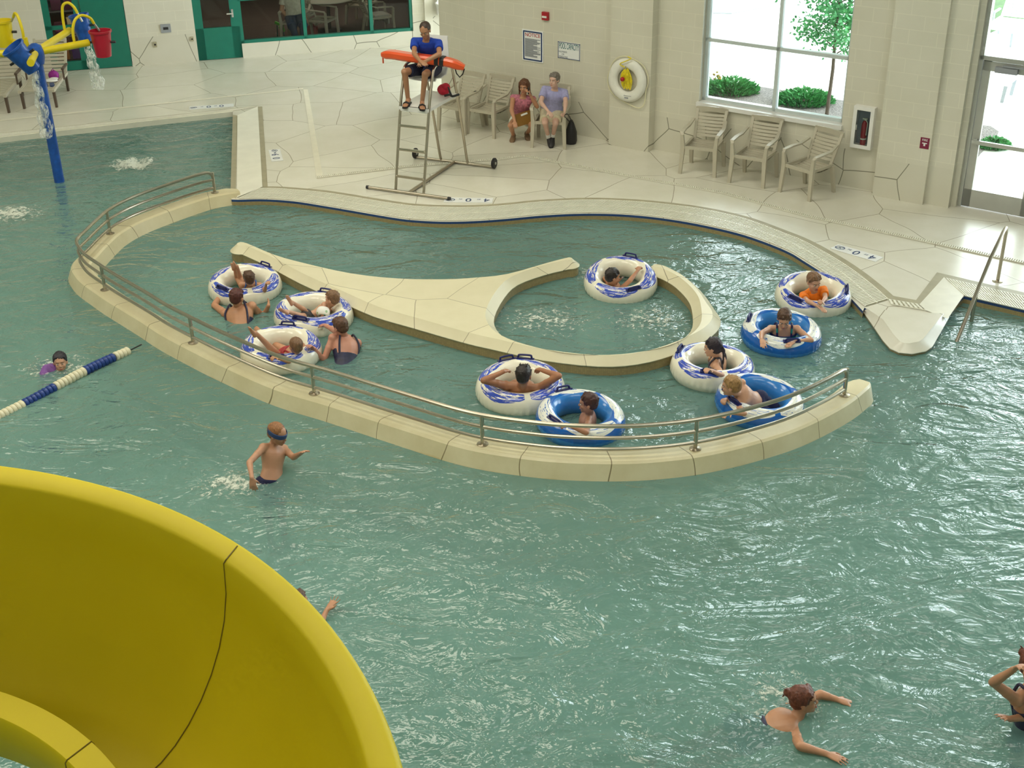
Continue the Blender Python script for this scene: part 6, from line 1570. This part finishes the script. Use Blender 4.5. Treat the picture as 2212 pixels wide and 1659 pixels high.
p_.hair(hairm('braid_dark', (.018, .010, .018)), 'braid'); p_.suit(cloth('bikini', (.06, .06, .09), .6, .8), .76, .60)
p_ = Person('blond boy in navy trunks hauling himself over the blue tube at right', SK_F(), .78, tc('blond', -.02, -.04, .08), (1593, 849, True), -72, (-66, -4), hs=.98,
    armL=((1608, 893, True), (1577, 892, True), {'to': (1562, 895, True), 'n': DN, 'curl': 22}), armR=((1585, 858, False), (1570, 862, True), {'n': DN, 'curl': 50}),
    legL=(tc('blond', .30, -.12, -.12), tc('blond', .46, -.10, -.40)), legR=(tc('blond', .30, .06, -.12), tc('blond', .46, .06, -.40)), headpx=(1579, 834, True), tors=.46, hipyaw=-80)
p_.hair(H_bl); p_.trunks(C_navy, t1=.14)

# --- swimmers
wb3 = at(584, 1032, WZ)
p_ = Person('boy with a dark goggle band on his brow wading beside the river wall', skin('wader', (.50, .26, .16)), .86, wb3 + V((0, .0, -.08)), (592, 957, True), 128, (112, -16), hs=.98,
    armR=((539, 999, True), (544, 1032, True), {'d': V((.08, -.25, -1)), 'n': V((0, 1, -.2)), 'curl': 10, 'spread': 1.8}), armL=((634, 988, True), (650, 979, True), {'n': DN, 'curl': 10}), headpx=(600, 938, True), tors=.47)
p_.hair(hairm('sandy', (.28, .12, .045)), 'buzz', .7); p_.trunks(C_navy, t1=.12)
m = MB(); m.loft([[p_.hp(.081 * math.cos(a) * k, -.010 + .098 * math.sin(a) * k, .030 + h - .012 * math.sin(a)) for k, h in ((1, -.030), (1.07, -.024), (1.07, .018), (1, .024))] for a in [2 * math.pi * i / 30 for i in range(30)]], False, True)
m.box(p_.hp(-.098, -.01, .03), (.03, .03, .02)); hb_ = p_.part('goggle_band', m, M_navyp)
wb4 = at(130, 800, WZ)
p_ = Person('swimmer in a purple shirt behind the lane rope, only head and back above water', SK_F(), .85, wb4 + V((-.26, .36, -.19)), wb4 + V((-.03, -.01, -.06)), 165, (165, 8), hs=.96, neckL=.95,
    armL=(wb4 + V((.20, -.12, -.14)), wb4 + V((.10, -.30, -.16))), armR=(wb4 + V((-.20, -.18, -.14)), wb4 + V((-.05, -.34, -.16))),
    legL=(wb4 + V((-.35, .6, -.25)), wb4 + V((-.4, .9, -.3))), legR=(wb4 + V((-.55, .55, -.25)), wb4 + V((-.6, .85, -.3))), headpx=(131, 778, True))
p_.hair(hairm('wet_dark', (.012, .01, .02))); p_.shirt(cloth('purple', (.22, .09, .34)), .6, add=.014)
wb5 = at(1718, 1560, WZ)
p_ = Person('swimmer with auburn hair in a bun and a dark striped suit, lower right', SK_T(), .98, wb5 + V((-.40, .02, -.15)), wb5 + V((.03, .04, -.03)), 88, (96, 6), neckL=.95,
    armR=(at(1729, 1612, .10), at(1785, 1628, .08), {'d': (at(1815, 1640, .07) - at(1785, 1628, .07)), 'n': DN, 'curl': 8}), armL=(at(1772, 1500, .10), at(1806, 1510, .08), {'n': DN, 'curl': 8}),
    legL=(wb5 + V((-.7, .1, -.3)), wb5 + V((-1.0, .1, -.4))), legR=(wb5 + V((-.7, -.1, -.3)), wb5 + V((-1.0, -.1, -.4))), headpx=(1737, 1512, True))
p_.hair(H_rd, 'bun'); p_.suit(cloth('striped_suit', (.02, .02, .06), .5, .6), .62, .5, straps=False)
wb6 = at(2236, 1560, WZ)
p_ = Person('woman in a dark striped swimsuit with raised arm at the right edge', SK_T(), .98, wb6 + V((0, 0, -.16)), (2230, 1478, True), 150, (150, -4),
    armR=((2146, 1474, True), (2190, 1446, True), {'to': (2212, 1432, True), 'n': DN, 'curl': 30}), armL=((2222, 1565, True), (2182, 1553, True), {'to': (2160, 1547, True), 'n': DN, 'curl': 8, 'th': -1}), headpx=(2233, 1447, True))
p_.hair(H_rd, 'bun'); p_.suit(cloth('striped_suit', (.02, .02, .06), .5, .6), .66, .4)
wb7 = at(655, 1330, WZ)
p_ = Person('swimmer mostly hidden behind the yellow slide, one hand out of the water', SK_T(), .85, wb7 + V((-.25, .05, -.12)), wb7 + V((-.02, .06, -.03)), 75, (80, 0), hs=.96,
    armR=(at(690, 1352, .06), at(706, 1318, .12), {'d': at(722, 1298, .16) - at(706, 1318, .12), 'n': V((0, 0, 1)), 'curl': 6, 'spread': 2.8}), armL=(wb7 + V((.12, .2, -.1)), wb7 + V((.3, .25, -.14))),
    legL=(wb7 + V((-.55, .1, -.3)), wb7 + V((-.8, .1, -.4))), legR=(wb7 + V((-.55, -.1, -.3)), wb7 + V((-.8, -.1, -.4))), headpx=(643, 1302, True))
p_.hair(H_br)
